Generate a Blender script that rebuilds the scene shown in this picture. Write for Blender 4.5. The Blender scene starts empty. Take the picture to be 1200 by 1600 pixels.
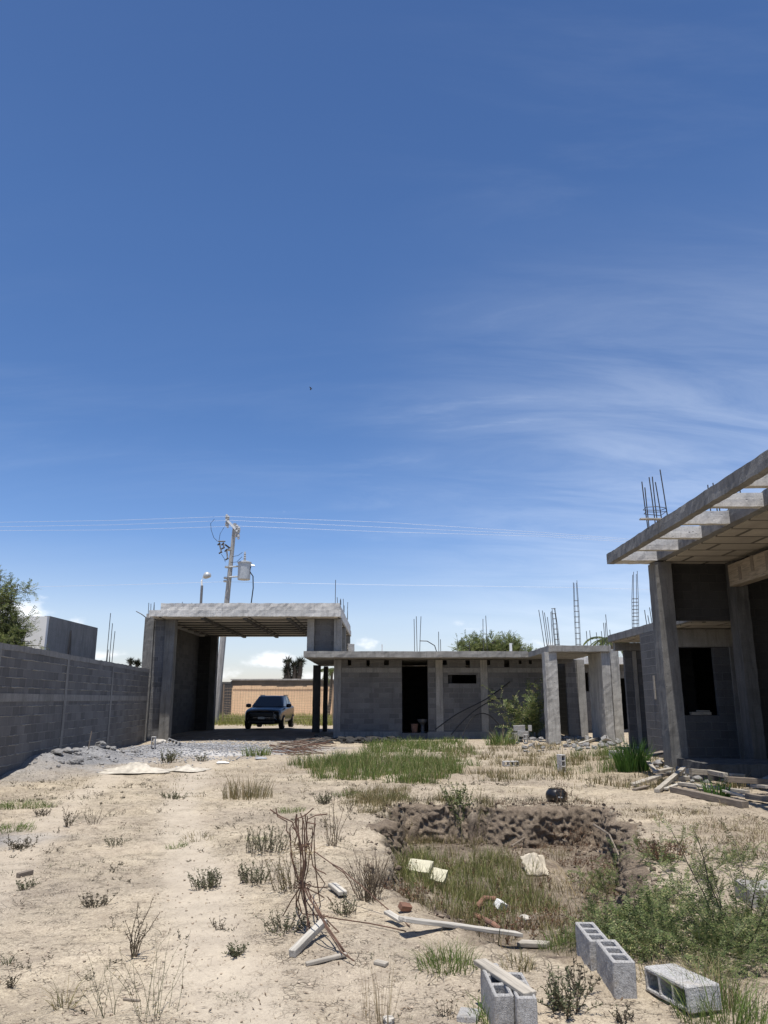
import bpy, bmesh, math, random
import numpy as np
from mathutils import Vector, Matrix, Euler

random.seed(7)
RNG = np.random.default_rng(11)
sc = bpy.context.scene
COL = sc.collection
R = math.radians

# ------------------------------------------------------------------ camera numbers (also used to read positions off the plan)
TH, FPX, HC = R(13.7), 1200.0, 1.55
CT, ST = math.cos(TH), math.sin(TH)


def P(x, y, Y):
    """point at forward distance Y seen at photo pixel x, y"""
    u, v = x - 600, y - 800
    fw = FPX * CT + v * ST
    return Vector((u / fw * Y, Y, HC + (-v * CT + FPX * ST) / fw * Y))


def G(x, y, lift=0.0):
    """point of the terrain seen at photo pixel x, y"""
    u, v = x - 600, y - 800
    fw = FPX * CT + v * ST
    up = -v * CT + FPX * ST
    Ys = np.concatenate([np.arange(2.5, 16, 0.01), np.arange(16, 90, 0.05)])
    zs = HC + up / fw * Ys
    hit = np.nonzero(zs <= gz(u / fw * Ys, Ys))[0]
    Y = float(Ys[hit[0]]) if len(hit) else 90.0
    X = u / fw * Y
    z = float(gz([X], [Y])[0])
    return Vector((X, Y, z + lift))


# ------------------------------------------------------------------ noise
def _hash(ix, iy, iz):
    n = (ix * 374761393 + iy * 668265263 + iz * 2147483647 + 1013904223) & 0xFFFFFFFF
    n = ((n ^ (n >> 13)) * 1274126177) & 0xFFFFFFFF
    n = ((n ^ (n >> 16)) * 2246822519) & 0xFFFFFFFF
    return ((n ^ (n >> 15)) & 0xFFFFFF) / float(0xFFFFFF)


def vnoise(p):
    p = np.asarray(p, float)
    i = np.floor(p).astype(np.int64)
    f = p - i
    f = f * f * (3 - 2 * f)
    o = 0
    for dx in (0, 1):
        for dy in (0, 1):
            for dz in (0, 1):
                w = (f[:, 0] if dx else 1 - f[:, 0]) * (f[:, 1] if dy else 1 - f[:, 1]) * (f[:, 2] if dz else 1 - f[:, 2])
                o = o + w * _hash(i[:, 0] + dx, i[:, 1] + dy, i[:, 2] + dz)
    return o * 2 - 1


def fbm(p, octaves=4):
    p = np.asarray(p, float)
    a, o = 1.0, 0
    for k in range(octaves):
        o = o + a * vnoise(p + 17.3 * k)
        p = p * 2.03
        a *= 0.5
    return o


def sstep(a, b, x):
    t = np.clip((x - a) / (b - a), 0, 1)
    return t * t * (3 - 2 * t)


# ------------------------------------------------------------------ terrain
def pit_sd(X, Y):
    """signed distance to the rim of the dug pit (negative inside)"""
    right = np.interp(Y, [5.0, 6.5, 8.2, 9.5, 11.0, 12.3], [1.5, 2.2, 2.62, 2.95, 3.2, 3.25])
    left = np.interp(Y, [5.0, 6.0, 7.0, 9.5, 10.5, 12.3], [0.7, 0.15, -0.06, -0.04, -0.12, 0.1])
    cx, hx = (right + left) / 2, (right - left) / 2
    dx, dy = np.abs(X - cx) - hx, np.abs(Y - 8.75) - 3.55
    sd = np.where((dx > 0) & (dy > 0), np.hypot(np.maximum(dx, 0), np.maximum(dy, 0)), np.maximum(dx, dy))
    q = np.stack([X, Y, 0 * X], 1)
    return sd + 0.13 * vnoise(q * 1.9) + 0.07 * vnoise(q * 5.1 + 3) + 0.035 * vnoise(q * 13 + 9)


def gauss(X, Y, x, y, sx, sy):
    return np.exp(-(((X - x) / sx) ** 2 + ((Y - y) / sy) ** 2))


def gz(X, Y, detail=True):
    X, Y = np.asarray(X, float), np.asarray(Y, float)
    q = np.stack([X, Y, 0 * X], 1)
    z = 0.05 * vnoise(q / 3.1) + 0.022 * vnoise(q / 0.9 + 5)
    if detail:
        near = 1 - sstep(14, 30, Y)
        z = z + near * (0.014 * vnoise(q / 0.33 + 8) + 0.010 * vnoise(q / 0.13) + 0.0055 * vnoise(q / 0.06))
    z = z * (1 - sstep(36, 60, Y) * 0.6)
    z = z + 0.16 * gauss(X, Y, 6.6, 28, 2.4, 3.5) + 0.12 * gauss(X, Y, 6.2, 20.5, 1.4, 2.0)
    z = z + 0.08 * sstep(31, 37, Y) + 0.10 * sstep(43, 48, Y)
    z = z + 0.10 * gauss(X, Y, 1.8, 14.0, 2.6, 0.9)                       # spoil along the far rim of the pit
    z = z + (0.27 * gauss(X, Y, -7.75, 18.6, 0.8, 1.4) + 0.28 * gauss(X, Y, -7.9, 21.3, 0.8, 1.5)) * (1 + 0.45 * vnoise(q / 0.55 + 3)) + 0.16 * gauss(X, Y, -6.6, 25.5, 1.5, 2.2)
    sd = pit_sd(X, Y)
    far = sstep(5.6, 8.2, Y)
    depth = 0.10 + 0.41 * far
    steep = 1 - sstep(-0.16 - 0.35 * (1 - far), 0.03, sd)
    leftslope = 0.25 * sstep(0.9, 0.0, X) * sstep(5, 7, Y) * sstep(11.6, 9.5, Y)
    floor = -depth + leftslope + 0.05 * vnoise(q / 0.5 + 2)
    z = z * (1 - steep) + floor * steep
    z = z - 0.05 * gauss(sd, 0 * sd, 0.0, 0, 0.05, 1) * vnoise(q * 7)
    return z


# ------------------------------------------------------------------ scene helpers
def put(o, parent=None):
    COL.objects.link(o)
    if parent is not None:
        o.parent = parent
        if parent.rotation_euler.to_quaternion().angle < 1e-6 and parent.get('_abs'):
            o.location = -parent.location
    return o


def thing(name, label, cat, loc=(0, 0, 0), rot=(0, 0, 0), group=None, absolute=False):
    o = bpy.data.objects.new(name, None)
    o.empty_display_size = 0.2
    COL.objects.link(o)
    o.location = loc
    o.rotation_euler = rot
    o['label'] = label
    o['category'] = cat
    if group:
        o['group'] = group
    if absolute:
        o['_abs'] = 1
    return o


def tag(o, label, cat, group=None):
    o['label'] = label
    o['category'] = cat
    if group:
        o['group'] = group
    return o


def kind(o, k):
    o['kind'] = k
    return o


_CUBE = [(0, 3, 2, 1), (4, 5, 6, 7), (0, 1, 5, 4), (1, 2, 6, 5), (2, 3, 7, 6), (3, 0, 4, 7)]


class MB:
    def __init__(s):
        s.v, s.f = [], []

    def add(s, v, f):
        n = len(s.v)
        s.v.extend([tuple(map(float, q)) for q in v])
        s.f.extend([tuple(int(i) + n for i in q) for q in f])
        return s

    def box(s, x0, x1, y0, y1, z0, z1, M=None):
        v = [(x0, y0, z0), (x1, y0, z0), (x1, y1, z0), (x0, y1, z0), (x0, y0, z1), (x1, y0, z1), (x1, y1, z1), (x0, y1, z1)]
        if M is not None:
            v = [M @ Vector(q) for q in v]
        return s.add(v, _CUBE)

    def rbox(s, x0, x1, y0, y1, z0, z1, seg=0.25, amp=0.012, freq=4.0, M=None):
        """box with rough, slightly uneven faces and edges"""
        L = (x1 - x0, y1 - y0, z1 - z0)
        n = [max(1, min(90, int(round(l / (seg * 0.6))))) for l in L]
        ids, V, F = {}, [], []

        def vid(i, j, k):
            key = (i, j, k)
            if key not in ids:
                ids[key] = len(V)
                V.append((x0 + L[0] * i / n[0], y0 + L[1] * j / n[1], z0 + L[2] * k / n[2]))
            return ids[key]
        for k in (0, n[2]):
            for i in range(n[0]):
                for j in range(n[1]):
                    q = (vid(i, j, k), vid(i + 1, j, k), vid(i + 1, j + 1, k), vid(i, j + 1, k))
                    F.append(q if k else q[::-1])
        for j in (0, n[1]):
            for i in range(n[0]):
                for k in range(n[2]):
                    q = (vid(i, j, k), vid(i + 1, j, k), vid(i + 1, j, k + 1), vid(i, j, k + 1))
                    F.append(q[::-1] if j else q)
        for i in (0, n[0]):
            for j in range(n[1]):
                for k in range(n[2]):
                    q = (vid(i, j, k), vid(i, j + 1, k), vid(i, j + 1, k + 1), vid(i, j, k + 1))
                    F.append(q if i else q[::-1])
        V = np.array(V)
        if amp:
            a = min(amp, 0.2 * min(L))
            D = np.stack([fbm(V * freq * 2.3 + o, 2) for o in (0.3, 41.7, 87.1)], 1)
            D2 = np.stack([vnoise(V * 0.7 + o) for o in (5.3, 11.7, 27.1)], 1)
            V = V + D * a * 0.42 + D2 * a * 0.35
        if M is not None:
            V = [M @ Vector(q) for q in V]
        return s.add(V, F)

    def cells(s, us, ws, hole, t0, t1, axis='y'):
        """slab of cells us x ws with some left open, thickness t0..t1 along axis"""
        def pt(a, b, t):
            return {'y': (a, t, b), 'x': (t, a, b), 'z': (a, b, t)}[axis]
        nu, nw = len(us) - 1, len(ws) - 1
        ids, V, F = {}, [], []

        def vid(i, j, k):
            if (i, j, k) not in ids:
                ids[(i, j, k)] = len(V)
                V.append(pt(us[i], ws[j], t1 if k else t0))
            return ids[(i, j, k)]
        sol = [[not hole((us[i] + us[i + 1]) / 2, (ws[j] + ws[j + 1]) / 2) for j in range(nw)] for i in range(nu)]
        for i in range(nu):
            for j in range(nw):
                if not sol[i][j]:
                    continue
                F.append((vid(i, j, 0), vid(i + 1, j, 0), vid(i + 1, j + 1, 0), vid(i, j + 1, 0)))
                F.append((vid(i, j + 1, 1), vid(i + 1, j + 1, 1), vid(i + 1, j, 1), vid(i, j, 1)))
                for di, dj, a, b in ((-1, 0, (i, j), (i, j + 1)), (1, 0, (i + 1, j + 1), (i + 1, j)), (0, -1, (i + 1, j), (i, j)), (0, 1, (i, j + 1), (i + 1, j + 1))):
                    ii, jj = i + di, j + dj
                    if ii < 0 or jj < 0 or ii >= nu or jj >= nw or not sol[ii][jj]:
                        F.append((vid(*a, 0), vid(*b, 0), vid(*b, 1), vid(*a, 1)))
        return s.add(V, F)

    def wall(s, u0, u1, w0, w1, holes, t0, t1, axis='y'):
        us = sorted({u0, u1, *[h[0] for h in holes], *[h[1] for h in holes]})
        ws = sorted({w0, w1, *[h[2] for h in holes], *[h[3] for h in holes]})
        us = [u for u in us if u0 <= u <= u1]
        ws = [w for w in ws if w0 <= w <= w1]
        return s.cells(us, ws, lambda a, b: any(h[0] < a < h[1] and h[2] < b < h[3] for h in holes), t0, t1, axis)

    def tube(s, pts, r0, r1=None, n=5, cap=True):
        pts = [Vector(p) for p in pts]
        r1 = r0 if r1 is None else r1
        base = len(s.v)
        up = Vector((0, 0, 1))
        for k, p in enumerate(pts):
            d = (pts[min(k + 1, len(pts) - 1)] - pts[max(k - 1, 0)])
            d = d.normalized() if d.length > 1e-9 else up
            a = d.cross(up if abs(d.z) < 0.95 else Vector((1, 0, 0))).normalized()
            b = d.cross(a)
            r = r0 + (r1 - r0) * k / max(1, len(pts) - 1)
            for q in range(n):
                t = 2 * math.pi * q / n
                s.v.append(tuple(p + (a * math.cos(t) + b * math.sin(t)) * r))
        for k in range(len(pts) - 1):
            for q in range(n):
                q2 = (q + 1) % n
                s.f.append((base + k * n + q2, base + k * n + q, base + (k + 1) * n + q, base + (k + 1) * n + q2))
        if cap:
            s.f.append(tuple(base + q for q in range(n)))
            s.f.append(tuple(base + (len(pts) - 1) * n + q for q in range(n))[::-1])
        return s

    def lathe(s, prof, n=16, M=None):
        base = len(s.v)
        for r, z in prof:
            for q in range(n):
                t = 2 * math.pi * q / n
                p = Vector((r * math.cos(t), r * math.sin(t), z))
                s.v.append(tuple(M @ p if M is not None else p))
        for k in range(len(prof) - 1):
            for q in range(n):
                q2 = (q + 1) % n
                s.f.append((base + k * n + q, base + k * n + q2, base + (k + 1) * n + q2, base + (k + 1) * n + q))
        s.f.append(tuple(base + q for q in range(n))[::-1])
        s.f.append(tuple(base + (len(prof) - 1) * n + q for q in range(n)))
        return s

    def build(s, name, mat, parent=None, bevel=0.0, smooth=False, sub=0, loc=None, rot=None):
        me = bpy.data.meshes.new(name)
        me.from_pydata(s.v, [], s.f)
        me.update()
        if smooth:
            me.polygons.foreach_set('use_smooth', [True] * len(me.polygons))
        o = bpy.data.objects.new(name, me)
        me.materials.append(mat)
        put(o, parent)
        if loc is not None:
            o.location = loc
        if rot is not None:
            o.rotation_euler = rot
        if bevel:
            m = o.modifiers.new('bevel', 'BEVEL')
            m.width = bevel
            m.segments = 2
            m.limit_method = 'ANGLE'
            m.angle_limit = R(40)
        if sub:
            m = o.modifiers.new('sub', 'SUBSURF')
            m.levels = m.render_levels = sub
        return o


# ------------------------------------------------------------------ materials
class NT:
    def __init__(s, name):
        s.m = bpy.data.materials.new(name)
        s.m.use_nodes = True
        s.t = s.m.node_tree
        s.t.nodes.clear()
        s.out = s.n('ShaderNodeOutputMaterial')
        s.bsdf = s.n('ShaderNodeBsdfPrincipled')
        s.l(s.bsdf, 0, s.out, 0)
        s._co = None

    def n(s, t, **k):
        x = s.t.nodes.new(t)
        for a, b in k.items():
            setattr(x, a, b)
        return x

    def l(s, a, i, b, j):
        s.t.links.new(a.outputs[i], b.inputs[j])

    def co(s, which='Object'):
        c = s.n('ShaderNodeTexCoord')
        return c.outputs[which]

    def mapping(s, src, scale=(1, 1, 1), loc=(0, 0, 0), rot=(0, 0, 0)):
        m = s.n('ShaderNodeMapping')
        s.t.links.new(src, m.inputs[0])
        m.inputs['Scale'].default_value = scale
        m.inputs['Location'].default_value = loc
        m.inputs['Rotation'].default_value = rot
        return m.outputs[0]

    def noise(s, src, scale=5, detail=4, rough=0.55, dist=0.0):
        x = s.n('ShaderNodeTexNoise')
        s.t.links.new(src, x.inputs['Vector'])
        x.inputs['Scale'].default_value = scale
        x.inputs['Detail'].default_value = detail
        x.inputs['Roughness'].default_value = rough
        x.inputs['Distortion'].default_value = dist
        return x.outputs['Fac'] if 'Fac' in x.outputs else x.outputs[0]

    def ramp(s, fac, stops):
        x = s.n('ShaderNodeValToRGB')
        s.t.links.new(fac, x.inputs[0])
        e = x.color_ramp.elements
        while len(e) < len(stops):
            e.new(0.5)
        for q, (p, c) in zip(e, stops):
            q.position = p
            q.color = (*c, 1) if len(c) == 3 else c
        return x.outputs[0]

    def fr(s, fac, a, b, lo=0.0, hi=1.0):
        x = s.n('ShaderNodeMapRange')
        s.t.links.new(fac, x.inputs[0])
        x.inputs[1].default_value, x.inputs[2].default_value = a, b
        x.inputs[3].default_value, x.inputs[4].default_value = lo, hi
        return x.outputs[0]

    def mix(s, fac, a, b, mode='MIX'):
        x = s.n('ShaderNodeMix', data_type='RGBA', blend_type=mode)
        for sock, val in ((x.inputs[0], fac), (x.inputs[6], a), (x.inputs[7], b)):
            if isinstance(val, bpy.types.NodeSocket):
                s.t.links.new(val, sock)
            elif isinstance(val, (int, float)):
                sock.default_value = val
            else:
                sock.default_value = (*val, 1)
        return x.outputs[2]

    def math(s, op, a, b=0.0):
        x = s.n('ShaderNodeMath', operation=op)
        for sock, val in ((x.inputs[0], a), (x.inputs[1], b)):
            if isinstance(val, bpy.types.NodeSocket):
                s.t.links.new(val, sock)
            else:
                sock.default_value = val
        return x.outputs[0]

    def bump(s, h, strength=0.5, dist=0.02):
        x = s.n('ShaderNodeBump')
        x.inputs['Strength'].default_value = strength
        x.inputs['Distance'].default_value = dist
        s.t.links.new(h, x.inputs['Height'])
        s.l(x, 0, s.bsdf, s.bsdf.inputs.find('Normal'))

    def color(s, c):
        if isinstance(c, bpy.types.NodeSocket):
            s.t.links.new(c, s.bsdf.inputs['Base Color'])
        else:
            s.bsdf.inputs['Base Color'].default_value = (*c, 1)

    def set(s, **k):
        for a, b in k.items():
            s.bsdf.inputs[a.replace('_', ' ')].default_value = b
        return s


def mat_plain(name, c, rough=0.6, metal=0.0, var=0.25, scale=6.0):
    t = NT(name)
    co = t.co()
    n = t.noise(co, scale, 5)
    a = tuple(q * (1 - var) for q in c)
    b = tuple(min(1, q * (1 + var)) for q in c)
    t.color(t.ramp(n, [(0.3, a), (0.7, b)]))
    t.set(Roughness=rough, Metallic=metal)
    return t.m


def mat_concrete(name, base, dark=0.55, warm=0.0, streak=1.0, boards=True, bump=0.38):
    t = NT(name)
    co = t.co()
    n1 = t.noise(co, 1.3, 5, 0.6)
    n2 = t.noise(co, 9, 6, 0.65)
    ns = t.noise(t.mapping(co, (3.5, 3.5, 0.35)), 2.2, 5, 0.7)          # vertical run-off stains
    nb = t.noise(t.mapping(co, (0.35, 0.35, 5.5)), 2.0, 4, 0.6)         # board marks
    lo = tuple(q * dark for q in base)
    hi = tuple(min(1, q * 1.18) for q in base)
    c = t.ramp(n1, [(0.28, lo), (0.52, base), (0.78, hi)])
    c = t.mix(t.fr(ns, 0.47, 0.68, 0, 0.72 * streak), c, tuple(q * 0.40 for q in base))
    if boards:
        c = t.mix(t.fr(nb, 0.55, 0.7, 0, 0.35), c, tuple(q * 0.72 for q in base))
    c = t.mix(t.fr(n2, 0.35, 0.65, 0, 0.35), c, tuple(q * 0.7 for q in base), 'MIX')
    n4 = t.noise(co, 34, 5, 0.72)
    c = t.mix(t.fr(n4, 0.52, 0.66, 0, 0.55), c, tuple(q * 0.5 for q in base))
    c = t.mix(t.fr(n4, 0.44, 0.30, 0, 0.35), c, tuple(min(1, q * 1.3) for q in base))
    if not boards:
        nv = t.noise(t.mapping(co, (14, 14, 0.6)), 1.5, 4, 0.6)
        c = t.mix(t.fr(nv, 0.54, 0.68, 0, 0.45), c, tuple(q * 0.55 for q in base))
    vo = t.n('ShaderNodeTexVoronoi')
    t.t.links.new(co, vo.inputs['Vector'])
    vo.inputs['Scale'].default_value = 9
    pits = t.fr(vo.outputs['Distance'], 0.06, 0.20, 1, 0)
    c = t.mix(t.math('MULTIPLY', pits, t.fr(n1, 0.5, 0.65)), c, tuple(q * 0.35 for q in base))
    t.color(c)
    h = t.math('ADD', t.math('ADD', t.math('MULTIPLY', n2, 0.5), t.math('MULTIPLY', n4, 0.35)), t.math('ADD', t.math('MULTIPLY', nb, 0.8 if boards else 0.0), t.math('MULTIPLY', pits, -0.5)))
    t.bump(h, bump, 0.02)
    t.set(Roughness=0.92)
    return t.m


def mat_blocks(name, base, mortar, w=0.4, h=0.2, joint=0.012, vary=0.35, offset=0.5, stain=1.0, zoff=0.0):
    """hollow-block wall: courses run along x or y, heights along z"""
    t = NT(name)
    co = t.co()
    sp = t.n('ShaderNodeSeparateXYZ')
    t.t.links.new(co, sp.inputs[0])
    wob = t.math('MULTIPLY', t.math('SUBTRACT', t.noise(co, 3.0, 3), 0.5), 0.035)
    cb = t.n('ShaderNodeCombineXYZ')
    t.t.links.new(t.math('ADD', t.math('ADD', sp.outputs[0], sp.outputs[1]), wob), cb.inputs[0])
    t.t.links.new(t.math('ADD', t.math('ADD', sp.outputs[2], wob), zoff), cb.inputs[1])
    br = t.n('ShaderNodeTexBrick')
    t.t.links.new(cb.outputs[0], br.inputs['Vector'])
    br.offset = offset
    br.inputs['Scale'].default_value = 1
    br.inputs['Mortar Size'].default_value = joint
    br.inputs['Mortar Smooth'].default_value = 0.35
    br.inputs['Bias'].default_value = 0.0
    br.inputs['Brick Width'].default_value = w
    br.inputs['Row Height'].default_value = h
    br.inputs['Color1'].default_value = (*[q * (1 - vary) for q in base], 1)
    br.inputs['Color2'].default_value = (*[q * (1 + vary) for q in base], 1)
    br.inputs['Mortar'].default_value = (*mortar, 1)
    n1 = t.noise(co, 0.9, 5, 0.6)
    n2 = t.noise(co, 38, 4, 0.7)
    n3 = t.noise(t.mapping(co, (2.6, 2.6, 0.3)), 1.7, 5, 0.65)
    gone = t.fr(t.noise(co, 2.3, 4, 0.6), 0.48, 0.62)                       # the joints are struck flush or smeared here and there
    c = t.mix(t.math('MULTIPLY', gone, 0.5), br.outputs['Color'], base)
    c = t.mix(t.fr(n1, 0.35, 0.7, 0, 0.45), c, tuple(q * 0.55 for q in base))
    c = t.mix(t.fr(n3, 0.55, 0.72, 0, 0.45 * stain), c, tuple(q * 0.45 for q in base))
    c = t.mix(t.fr(n2, 0.4, 0.62, 0, 0.4), c, tuple(q * 0.55 for q in base))
    t.color(c)
    t.bump(t.math('ADD', t.math('MULTIPLY', br.outputs['Fac'], 0.7), t.math('MULTIPLY', n2, 0.35)), 0.55, 0.03)
    t.set(Roughness=0.95)
    return t.m


def mat_soffit(name, base, line, w, h, joint=0.03, offset=0.5):
    t = NT(name)
    co = t.co()
    br = t.n('ShaderNodeTexBrick')
    t.t.links.new(co, br.inputs['Vector'])
    br.offset = offset
    br.inputs['Scale'].default_value = 1
    br.inputs['Mortar Size'].default_value = joint
    br.inputs['Mortar Smooth'].default_value = 0.2
    br.inputs['Brick Width'].default_value = w
    br.inputs['Row Height'].default_value = h
    br.inputs['Color1'].default_value = (*[q * 0.8 for q in base], 1)
    br.inputs['Color2'].default_value = (*[q * 1.15 for q in base], 1)
    br.inputs['Mortar'].default_value = (*line, 1)
    n1 = t.noise(co, 1.2, 6, 0.65)
    n2 = t.noise(co, 14, 4, 0.6)
    c = t.mix(t.fr(n1, 0.45, 0.75, 0, 0.6), br.outputs['Color'], tuple(q * 0.5 for q in base))
    c = t.mix(t.fr(n2, 0.5, 0.7, 0, 0.3), c, tuple(q * 0.6 for q in base))
    t.color(c)
    t.bump(t.math('ADD', t.math('MULTIPLY', br.outputs['Fac'], -0.6), t.math('MULTIPLY', n2, 0.4)), 0.5, 0.03)
    t.set(Roughness=0.95)
    return t.m


def mat_unit(name, base, rough_face=1.0):
    """open-grained face of a loose concrete block"""
    t = NT(name)
    co = t.co()
    n1 = t.noise(co, 95, 3, 0.7)
    n2 = t.noise(co, 9, 5, 0.6)
    n3 = t.noise(co, 240, 2, 0.6)
    c = t.ramp(n1, [(0.3, tuple(q * 0.55 for q in base)), (0.5, base), (0.72, tuple(min(1, q * 1.35) for q in base))])
    c = t.mix(t.fr(n2, 0.45, 0.75, 0, 0.35), c, tuple(q * 0.62 for q in base))
    n4 = t.noise(co, 4.5, 5, 0.65)
    c = t.mix(t.fr(n4, 0.55, 0.72, 0, 0.6), c, (0.46, 0.39, 0.29))
    c = t.mix(t.fr(n4, 0.42, 0.30, 0, 0.4), c, tuple(q * 0.55 for q in base))
    t.color(c)
    t.bump(t.math('ADD', n1, t.math('MULTIPLY', n3, 0.6)), 0.8 * rough_face, 0.008)
    t.set(Roughness=0.95)
    return t.m


def mat_wood(name, base, grain_axis='x'):
    t = NT(name)
    co = t.co()
    sc_ = {'x': (1.2, 22, 22), 'y': (22, 1.2, 22), 'z': (22, 22, 1.2)}[grain_axis]
    g = t.noise(t.mapping(co, sc_), 2.2, 5, 0.65, 0.4)
    n = t.noise(co, 5, 5, 0.6)
    c = t.ramp(g, [(0.3, tuple(q * 0.5 for q in base)), (0.5, base), (0.72, tuple(min(1, q * 1.3) for q in base))])
    c = t.mix(t.fr(n, 0.5, 0.75, 0, 0.5), c, tuple(q * 0.6 for q in base))
    t.color(c)
    t.bump(g, 0.5, 0.006)
    t.set(Roughness=0.85)
    return t.m


def mat_leaf(name, stops, rough=0.6, trans=0.3):
    t = NT(name)
    geo = t.n('ShaderNodeNewGeometry')
    rnd = geo.outputs['Random Per Island']
    c = t.ramp(rnd, stops)
    t.color(c)
    t.set(Roughness=rough)
    t.bsdf.inputs['Specular IOR Level'].default_value = 0.25
    tr = t.n('ShaderNodeBsdfTranslucent')
    t.t.links.new(c, tr.inputs[0])
    mx = t.n('ShaderNodeMixShader')
    mx.inputs[0].default_value = trans
    t.l(t.bsdf, 0, mx, 1)
    t.l(tr, 0, mx, 2)
    t.l(mx, 0, t.out, 0)
    return t.m


def mat_ground():
    t = NT('bare earth')
    co = t.co()
    attr = {}
    for a in ('grey', 'soil', 'weedy', 'white', 'track'):
        x = t.n('ShaderNodeAttribute', attribute_name=a)
        attr[a] = x.outputs['Fac']
    big = t.noise(co, 0.35, 6, 0.6)
    mid = t.noise(co, 2.3, 6, 0.62)
    fine = t.noise(co, 24, 5, 0.7)
    grit = t.noise(co, 130, 3, 0.7)
    c = t.ramp(mid, [(0.28, (0.39, 0.322, 0.232)), (0.5, (0.505, 0.43, 0.312)), (0.72, (0.59, 0.508, 0.376))])
    c = t.mix(t.fr(big, 0.40, 0.60, 0, 0.8), c, (0.375, 0.318, 0.25))
    crumb = t.noise(co, 52, 3, 0.55, 0.8)
    c = t.mix(t.fr(crumb, 0.50, 0.64, 0, 0.6), c, (0.30, 0.245, 0.185))
    c = t.mix(t.fr(crumb, 0.46, 0.34, 0, 0.45), c, (0.62, 0.53, 0.395))
    blot = t.noise(co, 6.5, 5, 0.68, 0.6)
    c = t.mix(t.fr(blot, 0.50, 0.70, 0, 0.5), c, (0.29, 0.237, 0.185))
    c = t.mix(t.fr(fine, 0.52, 0.75, 0, 0.55), c, (0.24, 0.19, 0.145))
    c = t.mix(t.fr(grit, 0.54, 0.70, 0, 0.75), c, (0.13, 0.10, 0.075))
    c = t.mix(t.fr(grit, 0.40, 0.26, 0, 0.4), c, (0.58, 0.50, 0.40))
    c = t.mix(t.math('MULTIPLY', attr['track'], 0.75), c, t.ramp(t.noise(co, 4.0, 6, 0.65), [(0.3, (0.36, 0.312, 0.25)), (0.7, (0.47, 0.41, 0.325))]))
    # drying cracks
    wob = t.n('ShaderNodeVectorMath', operation='ADD')
    nv = t.n('ShaderNodeTexNoise')
    t.t.links.new(co, nv.inputs['Vector'])
    nv.inputs['Scale'].default_value = 7
    sc2 = t.n('ShaderNodeVectorMath', operation='SCALE')
    t.t.links.new(nv.outputs['Color'], sc2.inputs[0])
    sc2.inputs['Scale'].default_value = 0.12
    t.t.links.new(co, wob.inputs[0])
    t.t.links.new(sc2.outputs[0], wob.inputs[1])
    vo = t.n('ShaderNodeTexVoronoi', feature='DISTANCE_TO_EDGE')
    t.t.links.new(wob.outputs[0], vo.inputs['Vector'])
    vo.inputs['Scale'].default_value = 11
    crack = t.math('MULTIPLY', t.fr(vo.outputs['Distance'], 0.0, 0.055, 1, 0), t.fr(t.noise(co, 1.1, 5, 0.65), 0.50, 0.68))
    vo2 = t.n('ShaderNodeTexVoronoi', feature='DISTANCE_TO_EDGE')
    t.t.links.new(wob.outputs[0], vo2.inputs['Vector'])
    vo2.inputs['Scale'].default_value = 27
    crack2 = t.math('MULTIPLY', t.fr(vo2.outputs['Distance'], 0.0, 0.09, 1, 0), t.fr(t.noise(co, 9.0, 4, 0.6), 0.50, 0.60))
    crack2 = t.math('MULTIPLY', crack2, t.fr(attr['track'], 0, 1, 1, 0.4))
    c = t.mix(t.math('MULTIPLY', crack2, 0.7), c, (0.17, 0.13, 0.092))
    c = t.mix(t.math('MULTIPLY', crack, 0.55), c, (0.16, 0.125, 0.09))
    crack = t.math('MAXIMUM', crack, crack2)
    c = t.mix(t.math('MULTIPLY', attr['weedy'], t.fr(fine, 0.35, 0.6, 0.2, 0.9)), c, (0.17, 0.125, 0.075))
    gcol = t.ramp(t.noise(co, 30, 4, 0.7), [(0.3, (0.14, 0.138, 0.14)), (0.55, (0.27, 0.268, 0.27)), (0.75, (0.42, 0.415, 0.41))])
    c = t.mix(attr['grey'], c, gcol)
    c = t.mix(attr['white'], c, (0.50, 0.49, 0.475))
    soil_shade_col = t.ramp(t.noise(co, 14, 6, 0.7), [(0.32, (0.045, 0.035, 0.028)), (0.52, (0.13, 0.10, 0.077)), (0.75, (0.30, 0.235, 0.175))])
    c = t.mix(attr['soil'], c, soil_shade_col)  # dug soil in the pit, painted shade on the carport floor
    t.color(c)
    h = t.math('ADD', t.math('MULTIPLY', crumb, -0.7), t.math('ADD', t.math('MULTIPLY', grit, 0.35), t.math('MULTIPLY', crack, -0.6)))
    h = t.math('MULTIPLY', h, t.math('MULTIPLY', t.fr(t.noise(co, 0.9, 4, 0.6), 0.35, 0.62, 0.35, 1.3), t.fr(attr['track'], 0, 1, 1.0, 0.25)))
    t.bump(h, 0.9, 0.03)
    t.set(Roughness=0.97)
    t.bsdf.inputs['Specular IOR Level'].default_value = 0.15
    return t.m

# ------------------------------------------------------------------ the palette
M = {}
M['ground'] = mat_ground()
M['conc'] = mat_concrete('weathered concrete', (0.33, 0.315, 0.285))
M['conc_light'] = mat_concrete('pale cast concrete', (0.66, 0.64, 0.60), 0.62, streak=0.8)
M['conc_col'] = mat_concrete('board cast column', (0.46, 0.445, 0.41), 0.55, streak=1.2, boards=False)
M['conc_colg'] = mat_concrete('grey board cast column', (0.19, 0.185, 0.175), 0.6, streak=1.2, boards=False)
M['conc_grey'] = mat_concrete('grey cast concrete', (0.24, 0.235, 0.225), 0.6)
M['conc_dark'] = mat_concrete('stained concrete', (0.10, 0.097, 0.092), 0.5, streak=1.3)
M['wall_boundary'] = mat_blocks('boundary blockwork', (0.142, 0.141, 0.142), (0.23, 0.225, 0.22), joint=0.012, vary=0.34)
M['wall_house'] = mat_blocks('house blockwork', (0.150, 0.146, 0.142), (0.21, 0.205, 0.195), joint=0.012, vary=0.28)
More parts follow.
